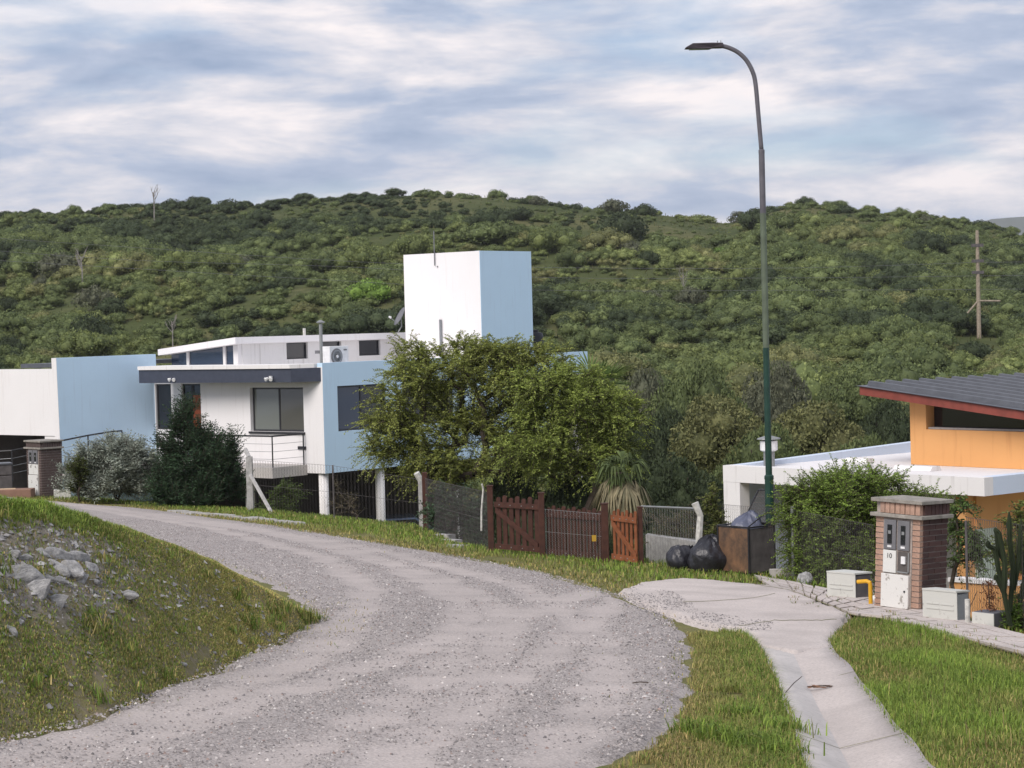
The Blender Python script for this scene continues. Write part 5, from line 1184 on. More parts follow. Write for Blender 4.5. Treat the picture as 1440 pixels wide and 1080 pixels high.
# ================================================================== SMALL THINGS AT THE FAR LEFT
p = gnd(26, 698); t = thing('covered_cart', 'dark grey panelled bin left of the dark stone pillar', 'bin', (p.x - 1.1, p.y + 1.2, p.z), R(20))
z0, z1 = W(15, 683, p.y + 1.2).z - p.z, W(15, 653, p.y + 1.2).z - p.z
MB().box((-.5, -.3, -.1), (.62, .3, z0 + .28)).build('lower_panel', 'cover_grey', t, bevel=.02); MB().box((-.5, -.302, z0 + .29), (.62, .3, z1)).build('upper_panel', 'cover_grey', t, bevel=.02); MB().box((-.52, -.32, z1 + .001), (.64, .32, z1 + .04)).build('lid', 'roof_metal', t)
for i, (px, py, sx, sy, sz, mat, lab) in enumerate([(6, 698, .30, .16, .20, 'cardboard', 'tan cardboard box on the verge at the left edge'), (88, 700, .22, .15, .22, 'stone_pale', 'white painted block at the right foot of the dark stone pillar')]):
    p = gnd(px, py); o = MB().box((-sx, -sy, -.05), (sx, sy, sz)).build('cardboard_box' if i == 0 else 'white_block', mat, bevel=.015); o.location = p; o.rotation_euler.z = .2; tag(o, lab, 'box' if i == 0 else 'block')
p = gnd(26, 699); o = MB().box((-.5, -.25, -.05), (.38, .25, .20)).build('brick_base', 'terracotta', bevel=.02); o.location = p + Vector((-.05, .25, 0)); tag(o, 'low reddish masonry step left of the dark stone pillar', 'step')
o = link('rock', rock_mesh(31, 2)); o.location = gnd(86, 698) + Vector((.25, .3, .22)); o.scale = (.22, .2, .2); tag(o, 'rough grey stone on the white block beside the dark pillar', 'rock')
o = link('rock', rock_mesh(33, 3)); p = gnd(1137, 822); o.location = p + Vector((0, .25, .03)); o.scale = (.15, .13, .12); tag(o, 'pale grey boulder by the green shrub right of the street lamp', 'rock')
o = MB().box((-.22, -.08, -.05), (.22, .08, .09)).build('concrete_block', 'concrete_grey'); p = gnd(1107, 812); o.location = p + Vector((0, .3, 0)); tag(o, 'grey concrete sill under the wire fence right of the street lamp', 'block')
def litter():
    p = G(1152, 962); t = thing('dry_branch', 'reddish brown dry palm scrap lying in the concrete channel', 'dry leaf', (p.x, p.y, tz(p.x, p.y) - .03)); r = np.random.default_rng(5); n = 26
    C = np.stack([r.uniform(-.09, .09, n), r.normal(0, .03, n), r.uniform(0, .02, n)], -1); V, F = leafcards(r, C, np.stack([np.ones(n), r.normal(0, .5, n), r.normal(0, .1, n)], -1), .07, .012); o = link('leaflets', npmesh('leaflets', V, F, 'leaf'), t); o.color = (.26, .15, .11, 1)
    MB().tube([(-.1, 0, .01), (0, .01, .015), (.11, -.01, .012)], .005, 5).build('stalk', 'bark', t)
    a, b = G(1104, 978), G(1128, 962); o = MB().tube([(0, 0, .03), ((b.x - a.x) * .5, (b.y - a.y) * .5, .035), (b.x - a.x, b.y - a.y, .02)], [.004, .004, .003], 5).build('stick', 'bark'); o.location = (a.x, a.y, tz(a.x, a.y) - .01); tag(o, 'thin dark stick lying across the left slope of the channel', 'stick')
    p = G(1110, 999); o = link('rock', rock_mesh(41, 2)); o.location = (p.x, p.y, tz(p.x, p.y) + .01); o.scale = (.028, .022, .018); o.data.materials[0] = M['bark']; tag(o, 'small dark pebble on the left slope of the channel', 'stone')
    p = G(900, 968); o = MB().tube([(-.06, 0, .045), (0, .01, .05), (.07, 0, .045)], .005, 5).build('stick', 'bark'); o.location = (p.x, p.y, tz(p.x, p.y)); tag(o, 'short dark stick on the gravel near the grass strip', 'stick')
litter()
# ================================================================== POWER LINE
def build_power():
    p = hit(1377, 476); t = thing('utility_pole', 'pale wooden utility pole standing on the right of the hillside', 'utility pole', p); Y = p.y; px = lambda y: 1377 - (476 - y) * .026
    Z = lambda y: W(px(y), y, Y).z - p.z; r = .16 * Y / 170
    MB().tube([(0, 0, -.5), (0, 0, Z(400)), (0, 0, Z(324))], [r * 1.15, r, r * .8], 8).build('pole', 'pole_wood', t)
    for y in (345, 367, 383): MB().box((-.45, -.15, Z(y) - .12), (.45, .15, Z(y) + .12)).build('insulator_bracket', 'cover_grey', t)
    MB().tube([(0, -.1, Z(423)), (1.7, 0, Z(424))], .08, 6).build('cross_arm', 'pole_wood', t); MB().tube([(-.9, -.1, Z(440)), (-.1, -.1, Z(424))], .07, 6).build('stay', 'pole_wood', t)
    top = [(1375, 369), (1375, 388), (1374, 405)]
    L = [[(1375, 388), (1080, 391), (760, 390), (480, 375), (190, 366), (-80, 347)], [(1375, 369), (1100, 377), (760, 376), (500, 368), (190, 348), (-80, 330)], [(1374, 407), (1150, 408), (760, 408), (430, 392), (160, 376), (-80, 362)]]
    lab = ['middle power cable crossing in front of the hillside', 'upper power cable crossing in front of the hillside', 'lower power cable crossing in front of the hillside']
    for pts, lb in zip(L, lab):
        q = [W(a, b, Y - (1375 - a) * .008 - (0 if a > 1300 else .3)) for a, b in pts]; q.append(q[-1] + (q[-1] - q[-2])); P = []
        for i in range(len(q) - 1):
            for k in range(8):
                u = k / 8; p0, p1, p2, p3 = q[max(i - 1, 0)], q[i], q[i + 1], q[min(i + 2, len(q) - 1)]
                P.append(.5 * ((2 * p1) + (p2 - p0) * u + (2 * p0 - 5 * p1 + 4 * p2 - p3) * u * u + (3 * p1 - p0 - 3 * p2 + p3) * u ** 3))
        tag(MB().tube(P, .010, 4).build('power_cable', 'wire'), lb, 'cable')
        q = W(1375, pts[0][1], Y); tag(MB().tube([q, q + Vector((30, -6, -.6)), q + Vector((60, -14, .4))], .010, 4).build('power_cable', 'wire'), lb.replace('crossing in front of the hillside', 'running right from the utility pole'), 'cable')
build_power()
# ================================================================== PLANTS
def lobes_surface(rng, lobes, n, fill=.25):
    """points and outward directions over a cluster of ellipsoids, a share of them inside the volume"""
    L = np.array(lobes); vol = L[:, 3] * L[:, 4] + L[:, 4] * L[:, 5] + L[:, 3] * L[:, 5]; k = rng.choice(len(L), n * 2, p=vol / vol.sum())
    d = unit(rng.normal(size=(n * 2, 3))); r = np.where(rng.random(n * 2) < fill, rng.random(n * 2) ** .4, rng.uniform(.88, 1.06, n * 2))
    P = L[k, :3] + d * L[k, 3:6] * r[:, None]
    inside = np.zeros(n * 2, bool)
    for i in range(len(L)):
        q = ((P - L[i, :3]) / L[i, 3:6]); inside |= ((q ** 2).sum(1) < .55) & (k != i)
    P, d = P[~inside][:n], d[~inside][:n]; return P, d
ICO = None
def ico(sub=1):
    bm = bmesh.new(); bmesh.ops.create_icosphere(bm, subdivisions=sub, radius=1); V = np.array([tuple(v.co) for v in bm.verts]); F = np.array([[v.index for v in f.verts] for f in bm.faces]); bm.free(); return V, F
ICO = ico(1)
def bush_arrays(rng, lobes, n, leaf, core=.72, asp=.55, up=.25):
    P, d = lobes_surface(rng, lobes, n); D = d * .6 + rng.normal(size=P.shape) * .7 + [0, 0, up]
    V, F = leafcards(rng, P, D, leaf * rng.uniform(.6, 1.4, len(P)), leaf * asp * rng.uniform(.7, 1.3, len(P)), flat=d)
    F = np.concatenate([F[:, [0, 1, 2]], F[:, [0, 2, 3]]])
    parts = [(V, F)]
    for l in lobes:
        c = ICO[0] * (1 + .12 * rng.normal(size=(len(ICO[0]), 1))); parts.append((c * np.array(l[3:6]) * core + np.array(l[:3]), ICO[1]))
    return merge(parts)
def round_lobes(rng, n, flat=.8, spread=.62, r=(.34, .55)):
    L = [(0, 0, .5 * flat, .6, .6, .5 * flat)]
    for i in range(n):
        a = i * 2.4 + rng.uniform(-.4, .4); q = spread * math.sqrt((i + .5) / n); k = rng.uniform(*r); L.append((q * math.cos(a), q * math.sin(a), flat * (.35 + .55 * (1 - q)) + rng.uniform(-.05, .14), k, k, k * .78))
    return L
PROTO = {}
def proto(kind, i):
    """shared plant shapes, one unit in radius"""
    if (kind, i) not in PROTO:
        rng = np.random.default_rng(100 + i * 7 + len(kind)); 
        if kind == 'far': L = round_lobes(rng, 7); V, F = bush_arrays(rng, L, 1300, .11)
        elif kind == 'scraggy': L = round_lobes(rng, 9, 1.0, .75, (.2, .38)); V, F = bush_arrays(rng, L, 1300, .10, .55)
        elif kind == 'tree': L = round_lobes(rng, 16, 1.25, .74, (.26, .42)); V, F = bush_arrays(rng, L, 9000, .055, .70)
        elif kind == 'tall': L = [(x, y, z * 1.6 + .15, a, b, c) for x, y, z, a, b, c in round_lobes(rng, 16, 1.15, .6, (.26, .40))]; V, F = bush_arrays(rng, L, 9000, .055, .70)
        PROTO[(kind, i)] = npmesh('foliage', V, F, 'leaf_hill')
    return PROTO[(kind, i)]
DARK, MID, OLV, LGT, GRY, BRT = (.056, .076, .038), (.120, .152, .062), (.175, .182, .080), (.19, .225, .086), (.125, .135, .092), (.18, .285, .06)
MID2 = (.142, .172, .064)
# --- scrub that covers the hill as one mass
def build_scrub():
    rng = np.random.default_rng(9); shapes = bpy.data.collections.new('scrub_shapes')
    for i in range(16):
        L = round_lobes(rng, 6, .8, .66, (.26, .5)) if i < 8 else round_lobes(rng, 13, .85, .80, (.22, .42)); V, F = bush_arrays(rng, L, 900 if i < 8 else 2600, .115 if i < 8 else .065, .74, .6)
        shapes.objects.link(bpy.data.objects.new('scrub_shape_%02d' % i, npmesh('scrub_shape', V, F, 'leaf_inst')))
    def spread(N, lo, cut, smin, smax, sg, mid):
        Y = 72 + 236 * rng.random(N) ** .78; X = rng.uniform(-.40, .40, N) * Y; den = vnoise(X, Y, 21, .05) + .8 * vnoise(X, Y, 22, .16)
        k = den + rng.normal(size=N) * .5 > cut; X, Y, den = X[k], Y[k], den[k]; return X, Y, np.clip(np.exp(rng.normal(mid, sg, len(X))), smin, smax) * (1 - .45 * sstep(250, 288, Y))
    q = [spread(8000, 0, -9, .18, .62, .35, -1.0), spread(10500, 0, -1.5, .4, 1.5, .34, -.05), spread(3400, 0, -.15, 1.5, 3.0, .25, .70)]; big = np.concatenate([np.zeros(len(q[0][0]) + len(q[1][0]), int), np.ones(len(q[2][0]), int)])
    X, Y, s = (np.concatenate([z[i] for z in q]) for i in range(3)); N = len(X); Z = terrain(X, Y); tone = vnoise(X, Y, 24, .035) + .7 * vnoise(X, Y, 25, .12)
    k = np.clip(np.round(2.1 + 1.75 * tone + rng.normal(size=N) * .9 - .7 * big), 0, 5).astype(int); cols = np.array([DARK, MID, MID, MID2, OLV, LGT])[k] * rng.uniform(1.0, 1.34, (N, 1))
    free = np.ones(N, bool)                                 # clear sight of the pole and the bare trees
    for px, py, wd in ((1377, 476, 1.3), (116, 412, 1.2), (962, 428, 1.2), (243, 492, .8)):
        p = hit(px, py); free &= ~((np.abs(X - p.x * Y / p.y) < wd + s * .8) & (Y > p.y - 16) & (Y < p.y + 1))
    X, Y, Z, s, cols, big = X[free], Y[free], Z[free], s[free], cols[free], big[free]; N = len(X)
    me = bpy.data.meshes.new('hillside_scrub'); me.vertices.add(N); me.vertices.foreach_set('co', np.stack([X, Y, Z - .15], -1).astype(np.float32).ravel())
    def at(nm, ty, val, key='value'):
        a = me.attributes.new(nm, ty, 'POINT'); a.data.foreach_set(key, np.ascontiguousarray(val).ravel())
    at('tint', 'FLOAT_COLOR', np.concatenate([cols, np.ones((N, 1))], 1).astype(np.float32), 'color'); at('size', 'FLOAT_VECTOR', np.stack([s, s, s * rng.uniform(.75, 1.15, N)], -1).astype(np.float32), 'vector')
    at('turn', 'FLOAT_VECTOR', np.stack([0 * s, 0 * s, rng.uniform(0, 6.28, N)], -1).astype(np.float32), 'vector'); at('pick', 'INT', (rng.integers(0, 8, N) + 8 * big).astype(np.int32))
    o = link('hillside_scrub', me); tag(o, kind='stuff'); g = bpy.data.node_groups.new('scrub', 'GeometryNodeTree')
    g.interface.new_socket('Geometry', in_out='INPUT', socket_type='NodeSocketGeometry'); g.interface.new_socket('Geometry', in_out='OUTPUT', socket_type='NodeSocketGeometry')
    n = g.nodes.new; gi, go, iop, ci = n('NodeGroupInput'), n('NodeGroupOutput'), n('GeometryNodeInstanceOnPoints'), n('GeometryNodeCollectionInfo'); ci.inputs[0].default_value = shapes; ci.inputs['Separate Children'].default_value = True; ci.inputs['Reset Children'].default_value = True
    iop.inputs['Pick Instance'].default_value = True
    def na(nm, ty):
        q = n('GeometryNodeInputNamedAttribute'); q.data_type = ty; q.inputs['Name'].default_value = nm; return q.outputs[0]
    l = g.links.new; l(gi.outputs[0], iop.inputs['Points']); l(ci.outputs[0], iop.inputs['Instance']); l(na('pick', 'INT'), iop.inputs['Instance Index']); l(na('turn', 'FLOAT_VECTOR'), iop.inputs['Rotation']); l(na('size', 'FLOAT_VECTOR'), iop.inputs['Scale']); l(iop.outputs[0], go.inputs[0])
    o.modifiers.new('scrub', 'NODES').node_group = g
    N = 24000; Y = 80 + 225 * rng.random(N) ** .8; u = rng.uniform(-.36, .36, N); X = u * Y; P = np.stack([X, Y, terrain(X, Y) - .05], -1)
    tn = gtint(rng, N, [(.16, .145, .07), (.12, .125, .048), (.085, .105, .034)], [3, 3, 3])
    blades('hillside_grass', P, rng.uniform(.2, .5, N), rng.uniform(.02, .05, N), tn, rng, .6)
build_scrub()
# --- single bushes and trees one can pick out on the hill
HILL = [  # px, py of foot, width px, height/width, kind, colour
    (178, 360, 40, .75, 'far', DARK), (240, 372, 78, .62, 'far', DARK), (205, 365, 44, .6, 'far', DARK), (85, 395, 84, .62, 'scraggy', GRY), (130, 380, 50, .6, 'scraggy', DARK), (60, 408, 40, .6, 'far', GRY), (475, 375, 62, .55, 'far', DARK), (510, 368, 50, .55, 'far', DARK),
    (340, 386, 70, .45, 'far', GRY), (130, 440, 70, .7, 'scraggy', GRY), (160, 445, 60, .6, 'far', DARK), (125, 492, 78, .75, 'far', DARK), (60, 480, 46, .7, 'far', DARK), (215, 478, 58, .55, 'far', MID), (92, 495, 34, .6, 'far', BRT), (520, 430, 80, .55, 'far', BRT), (500, 455, 60, .6, 'far', MID), (545, 415, 50, .5, 'far', BRT),
    (335, 472, 60, .55, 'far', DARK), (290, 420, 50, .5, 'far', MID), (430, 445, 56, .5, 'far', OLV), (385, 430, 40, .55, 'far', MID), (10, 440, 40, .7, 'far', DARK), (12, 500, 50, .7, 'far', DARK), (250, 430, 60, .4, 'far', MID), (360, 340, 60, .45, 'far', MID),
    (690, 345, 90, .5, 'far', MID), (780, 345, 60, .55, 'far', MID), (880, 345, 100, .62, 'far', DARK), (840, 350, 50, .5, 'far', MID), (700, 318, 60, .5, 'far', DARK), (730, 310, 50, .5, 'far', DARK), (885, 362, 46, .8, 'far', GRY), (915, 372, 40, .7, 'far', DARK),
    (790, 420, 70, .6, 'far', DARK), (840, 430, 90, .5, 'far', MID), (900, 440, 90, .5, 'far', GRY), (850, 448, 50, .5, 'far', GRY), (975, 440, 66, .75, 'scraggy', GRY), (930, 430, 70, .5, 'far', MID), (1000, 370, 90, .35, 'far', BRT), (960, 362, 60, .4, 'far', LGT), (1040, 375, 70, .4, 'far', LGT), (800, 458, 60, .5, 'far', LGT),
    (1115, 430, 80, .6, 'scraggy', DARK), (1165, 445, 84, .55, 'scraggy', DARK), (1215, 452, 70, .5, 'far', DARK), (1100, 418, 50, .5, 'scraggy', DARK), (1165, 370, 36, .9, 'far', DARK), (1120, 373, 34, .7, 'far', DARK), (1350, 445, 66, .75, 'far', DARK), (1395, 450, 56, .7, 'far', DARK), (1290, 425, 50, .6, 'far', MID), (1330, 398, 44, .6, 'far', DARK),
    (1390, 365, 60, .55, 'far', MID), (1240, 345, 60, .5, 'far', MID), (1185, 335, 60, .5, 'far', MID), (1100, 330, 80, .5, 'far', MID), (1250, 398, 34, .7, 'far', MID), (1060, 320, 60, .6, 'far', DARK),
    (1300, 475, 60, .6, 'far', DARK), (1320, 482, 50, .55, 'far', MID), (1245, 480, 60, .6, 'far', DARK), (1160, 490, 76, .6, 'far', MID), (1210, 488, 50, .55, 'far', MID), (1050, 470, 50, .6, 'far', DARK), (1375, 510, 70, .6, 'far', DARK), (1425, 490, 50, .6, 'far', MID), (1335, 530, 46, .6, 'far', MID), (1290, 520, 60, .5, 'far', OLV), (1425, 515, 34, .7, 'far', OLV)]
RIDGE = [(275, 292, 38, .75, DARK), (322, 296, 46, .5, DARK), (190, 296, 50, .4, DARK), (240, 294, 50, .42, DARK), (142, 302, 16, .8, DARK), (300, 294, 30, .4, MID), (495, 284, 44, .4, DARK), (555, 278, 30, .4, DARK), (600, 275, 50, .35, MID), (655, 275, 40, .35, MID), (725, 286, 30, .5, DARK), (755, 288, 42, .5, GRY), (787, 293, 18, .8, DARK), (812, 293, 24, .7, DARK), (865, 300, 60, .5, GRY), (905, 299, 50, .45, DARK), (985, 306, 60, .3, LGT),
         (1040, 312, 44, .6, GRY), (1062, 302, 30, .6, GRY), (1085, 298, 40, .45, DARK), (1120, 293, 44, .35, MID), (1180, 297, 50, .4, DARK), (1215, 302, 40, .4, DARK), (1262, 308, 20, .6, GRY), (1302, 312, 30, .6, GRY), (1340, 316, 40, .4, DARK), (1380, 322, 50, .4, DARK), (1408, 326, 30, .4, DARK)]
def name_of(c): return {DARK: 'dark green', MID: 'mid green', OLV: 'olive', LGT: 'light green', GRY: 'grey-green', BRT: 'bright green'}[c]
def build_hill_plants():
    rng = random.Random(12); pend = []
    for px, py, wpx, hw, kind, c in HILL:
        p = hit(px, py); o = link('bush', proto(kind, rng.randrange(4))); r = wpx * p.y / FPX / 2 * .92; o.location = p + Vector((0, r * .3, -.25)); o.scale = (r, r, r * hw * 1.75); o.rotation_euler.z = rng.uniform(0, 6.28); k = rng.uniform(.85, 1.15); o.color = (c[0] * k, c[1] * k, c[2] * k, 1)
        w_ = {'far': 'rounded', 'scraggy': 'scraggy'}[kind]; band = 'upper' if py < 375 else 'middle' if py < 450 else 'lower'; zone = 'above the garage' if px < 230 else 'above the house roof' if px < 560 else 'just right of the tower' if px < 1000 else 'right of the lamp' if px < 1345 else 'beside the utility pole'
        pend.append((o, px, f'{name_of(c)} {w_} bush', f'on the {band} hillside {zone}', 'bush', 'single bushes on the hillside'))
    for px, py, wpx, hw, c in RIDGE:
        p = hit(px, py + 4); p = W(px, py + 3, 297.0); p.z = tz(p.x, p.y); o = link('bush', proto('far' if c != GRY else 'scraggy', rng.randrange(4))); r = wpx * p.y / FPX / 2; r *= .92; o.location = p + Vector((0, 0, -.8)); o.scale = (r, r, r * hw * 1.6 + .3); o.rotation_euler.z = rng.uniform(0, 6.28); o.color = (*c, 1)
        zone = 'left of the house tower' if px < 560 else 'above the house tower' if px < 760 else 'between the tower and the lamp' if px < 1062 else 'right of the lamp'
        pend.append((o, px, f'{name_of(c)} tree crown', f'on the skyline {zone}', 'tree', 'trees along the ridge'))
    by = {}
    for q in pend: by.setdefault((q[2], q[3]), []).append(q)
    orders = ['leftmost', 'second from left', 'third from left', 'fourth from left', 'fifth from left', 'sixth from left', 'seventh from left', 'eighth from left', 'ninth from left', 'tenth from left']
    for key, qs in by.items():
        qs.sort(key=lambda q: q[1])
        for i, q in enumerate(qs): tag(q[0], f'{q[2]} {q[3]}' + (f', {orders[min(i, 9)]}' if len(qs) > 1 else ''), q[4], q[5])
build_hill_plants()
# --- trees with a trunk: crown from shared shapes
def trunk_mesh(seed, h, r, n=5, spread=.5, reach=1.0):
    rng = random.Random(seed); m = MB(); m.tube([(0, 0, -.4), (.03 * h, 0, h * .3), (0, .03 * h, h * .55)], [r, r * .8, r * .6], 7)
    for k in range(n):
        a = k * 6.28 / n + rng.uniform(-.4, .4); q = reach * rng.uniform(.35, .6); m.tube([(0, 0, h * rng.uniform(.2, .4)), (q * .5 * math.cos(a), q * .5 * math.sin(a), h * .5), (q * math.cos(a), q * math.sin(a), h * .68)], [r * .5, r * .35, r * .12], 5)
    return m
def tree(px, py_top, py_base, wpx, Y, kind, c, label, i=0, group=None):
    a = W(px, py_top, Y); gz = tz(a.x, a.y); h = a.z - gz; r = wpx * Y / FPX / 2
    t = thing('tree', label, 'tree', (a.x, a.y, gz), group=group); trunk_mesh(i + 50, h, .022 * h + .04, reach=r).build('trunk', 'bark', t)
    o = link('crown', proto(kind, i % 4), t); top = {'tree': 1.62, 'tall': 2.45}[kind]; o.scale = (r * 1.15, r * 1.15, (h * .97) / top); o.location = (0, 0, 0.02 * h); o.rotation_euler.z = i * 1.3; o.color = (*c, 1); return t
TREES = [(985, 455, 640, 150, 92, 'tree', MID, 'round green tree left of the street lamp shaft, nearest the hill'), (935, 520, 690, 120, 80, 'tree', DARK, 'dark low tree in the hollow left of the street lamp'),
         (1010, 500, 700, 170, 76, 'tall', OLV, 'tall olive tree directly behind the left side of the street lamp'), (1140, 510, 690, 170, 74, 'tall', OLV, 'broad olive tree right of the street lamp behind the flat roof'),
         (1075, 545, 700, 150, 66, 'tree', MID, 'dark green tree behind the chimney on the flat roof'), (1215, 560, 690, 130, 66, 'tree', MID, 'green tree left of the orange wall behind the flat roof'), (1262, 595, 690, 80, 55, 'tree', LGT, 'light green low tree touching the orange wall'),
         (950, 590, 740, 150, 56, 'tree', DARK, 'dark shady tree above the fence right of the palm'), (905, 470, 640, 90, 95, 'tree', GRY, 'grey-green tree beyond the right end of the white house'), (1250, 510, 640, 100, 90, 'tree', DARK, 'dark tree rising behind the ribbed roof tip'),
         (1090, 470, 620, 110, 100, 'tree', GRY, 'grey-green tree on the lower slope right of the lamp shaft'), (860, 505, 660, 100, 84, 'tree', DARK, 'dark tree between the white house and the palm'), (1330, 500, 560, 90, 105, 'tree', OLV, 'olive tree beyond the ribbed roof'),
         (1195, 490, 640, 110, 105, 'tree', MID, 'mid green tree above the tip of the ribbed roof'), (720, 600, 760, 110, 52, 'tree', DARK, 'dark leafy shade tree behind the brown gate'), (800, 620, 770, 130, 50, 'tree', DARK, 'dark tree below the palm behind the picket panel')]
for i, (px, a, b, w_, Y, k, c, lb) in enumerate(TREES): tree(px, a, b, w_, Y, k, c, lb, i)
# bare trees
def bare_tree(px, py0, py1, label, seed, mat='bark_pale'):
    p = hit(px, py0) if py0 > 310 else W(px, py0, 290); p.z = min(p.z, tz(p.x, p.y)); h = W(px, py1, p.y).z - p.z; rng = random.Random(seed); t = thing('bare_tree', label, 'tree', p); m = MB(); r = h * .018
    m.tube([(0, 0, -.3), (0.01 * h, 0, h * .5), (-.01 * h, 0, h * .78)], [r, r * .8, r * .6], 6).build('trunk', mat, t); b = MB()
    for k in range(9):
        a = rng.uniform(0, 6.28); z = h * rng.uniform(.45, .8); q = h * rng.uniform(.08, .2); e = Vector((q * math.cos(a), q * .5 * math.sin(a), min(z + h * rng.uniform(.12, .26), h))); b.tube([(0, 0, z), (e.x * .5, e.y * .5, (z + e.z) / 2 - .02 * h), e], [r * .5, r * .35, r * .15], 5)
        for j in range(2): b.tube([e * .7 + Vector((0, 0, z * .3)), e + Vector((rng.uniform(-.06, .06) * h, 0, h * .08))], [r * .3, r * .12], 4)
    b.build('branches', mat, t)
bare_tree(217, 314, 258, 'tall bare pale tree standing above the skyline at the left', 1); bare_tree(116, 412, 350, 'bare branching tree halfway up the left hillside', 2); bare_tree(962, 428, 378, 'leafless grey tree on the hillside right of the tower', 3); bare_tree(243, 492, 440, 'thin leafless tree just above the house roof at the left', 4)

# --- grown trees with real branches
def grow(rng, base, lobes, n, droop, twig_len, twigs, leaf, asp, name, label, cat, color, trunk_r, fork=.3, leaf_step=.035, bark='bark', upward=0.0, multi=3, spread=.6):
    L = np.array(lobes); vol = L[:, 3] * L[:, 4] * L[:, 5]; k = rng.choice(len(L), n, p=vol / vol.sum()); d = unit(rng.normal(size=(n, 3))) * (rng.random(n) ** .42)[:, None]
    T = L[k, :3] + d * L[k, 3:6]; T = T[np.argsort(np.linalg.norm((T - [0, 0, L[:, 2].min() * .3]) * [1, 1, .8], axis=1))]
    nodes = [np.array([0, 0, .0])]; depth = [0]; h0 = L[:, 2].mean() * fork; parent = [-1]
    for j in range(multi):
        a = j * 6.28 / multi + rng.uniform(-.4, .4); nodes.append(np.array([.22 * math.cos(a) * h0 * 2, .22 * math.sin(a) * h0 * 2, h0 + rng.uniform(-.1, .1)])); depth.append(1); parent.append(0)
    for p in T:
        A_ = np.array(nodes[1:]); dd = np.linalg.norm(A_ - p, axis=1) + .25 * np.maximum(A_[:, 2] - p[2], 0) + .03 * np.array(depth[1:]); q = int(dd.argmin()) + 1
        s = nodes[q]; mid = (s + p) / 2 + np.array([0, 0, .10 * np.linalg.norm(p - s)]) + rng.normal(size=3) * .06 * np.linalg.norm(p - s)
        nodes.append(mid); depth.append(depth[q] + 1); parent.append(q); nodes.append(p); depth.append(depth[q] + 2); parent.append(len(nodes) - 2)
    cnt = np.ones(len(nodes))
    for i in range(len(nodes) - 1, 0, -1): cnt[parent[i]] += cnt[i]
    rad = trunk_r * (cnt / cnt[0]) ** .45; rad[0] = trunk_r; m = MB()
    for i in range(1, len(nodes)):
        a, b = nodes[parent[i]], nodes[i]; m.tube([a, b], [max(rad[i] * 1.05, .004), max(rad[i] * .95, .003)], 6 if rad[i] > .02 else 4, caps=False)
    C = []; D = []
    for p in nodes[1 + multi:]:
        for j in range(twigs):
            dr = unit(rng.normal(size=3) * .8 + unit(p * [1, 1, .3]) * spread + [0, 0, upward]); ln = twig_len * rng.uniform(.4, 1.25); ns = max(4, int(ln / leaf_step)); t = np.linspace(0, 1, ns)[:, None]
            P = p + dr * ln * t + np.array([0, 0, -droop * ln]) * t * t; dirs = dr + np.array([0, 0, -2 * droop]) * t
            m.tube([P[0], P[ns // 2], P[-1]], [.005, .004, .002], 3, caps=False)
            sd = unit(np.cross(dirs, [0, 0, 1]) + 1e-6)
            for s in (-1, 1): C.append(P + sd * s * leaf * .35 + rng.normal(size=P.shape) * leaf * .18); D.append(sd * s + dirs * .55 + rng.normal(size=P.shape) * .35)
    C = np.concatenate(C); D = np.concatenate(D); V, F = leafcards(rng, C, D, leaf * rng.uniform(.6, 1.3, len(C)), leaf * asp * rng.uniform(.7, 1.3, len(C)), flat=np.array([0, 0, 1.0]) * .6)
    t = thing(name, label, cat, base); m.build('branches' if cat != 'tree' else 'trunk', bark, t, recalc=False); o = link('crown' if cat == 'tree' else 'foliage', npmesh('crown', V, F, 'leaf'), t); o.color = (*color, 1); return t
def lobe_px(base, Y, items):
    out = []
    for px, py, wpx, hpx, dz in items:
        p = W(px, py, Y) - base; s = Y / FPX; out.append((p.x, dz, p.z, wpx * s / 2, max(wpx, hpx) * s / 2 * .85, hpx * s / 2))
    return out
rg = np.random.default_rng(31)
b = W(655, 700, 51); b.z = tz(b.x, b.y)
grow(rg, b, lobe_px(b, 51, [(640, 520, 200, 90, 0), (575, 530, 110, 90, .3), (590, 600, 130, 120, -.2), (690, 560, 150, 150, 0), (650, 630, 200, 120, .2), (560, 625, 80, 80, 0), (745, 525, 130, 80, 0), (755, 600, 150, 160, .3), (610, 490, 100, 46, 0), (690, 500, 140, 50, .2), (545, 590, 60, 120, 0), (620, 670, 160, 50, .2)]), 400, .32, .60, 8, .066, .40, 'acacia_tree', 'large feathery green tree with drooping twigs in front of the white house', 'tree', (.285, .325, .090), .17, .28, .036, spread=.9)
b = W(820, 710, 49); b.z = tz(b.x, b.y)
grow(rg, b, lobe_px(b, 49, [(800, 570, 150, 110, 0), (850, 590, 110, 100, .2), (780, 620, 120, 110, 0), (830, 650, 140, 70, .2), (770, 540, 110, 70, 0), (870, 630, 70, 80, 0), (740, 640, 100, 80, 0)]), 220, .38, .55, 8, .066, .40, 'acacia_tree', 'brighter green feathery tree right of the large tree, before the palm', 'tree', (.275, .34, .086), .09, .3, .036, spread=.9)
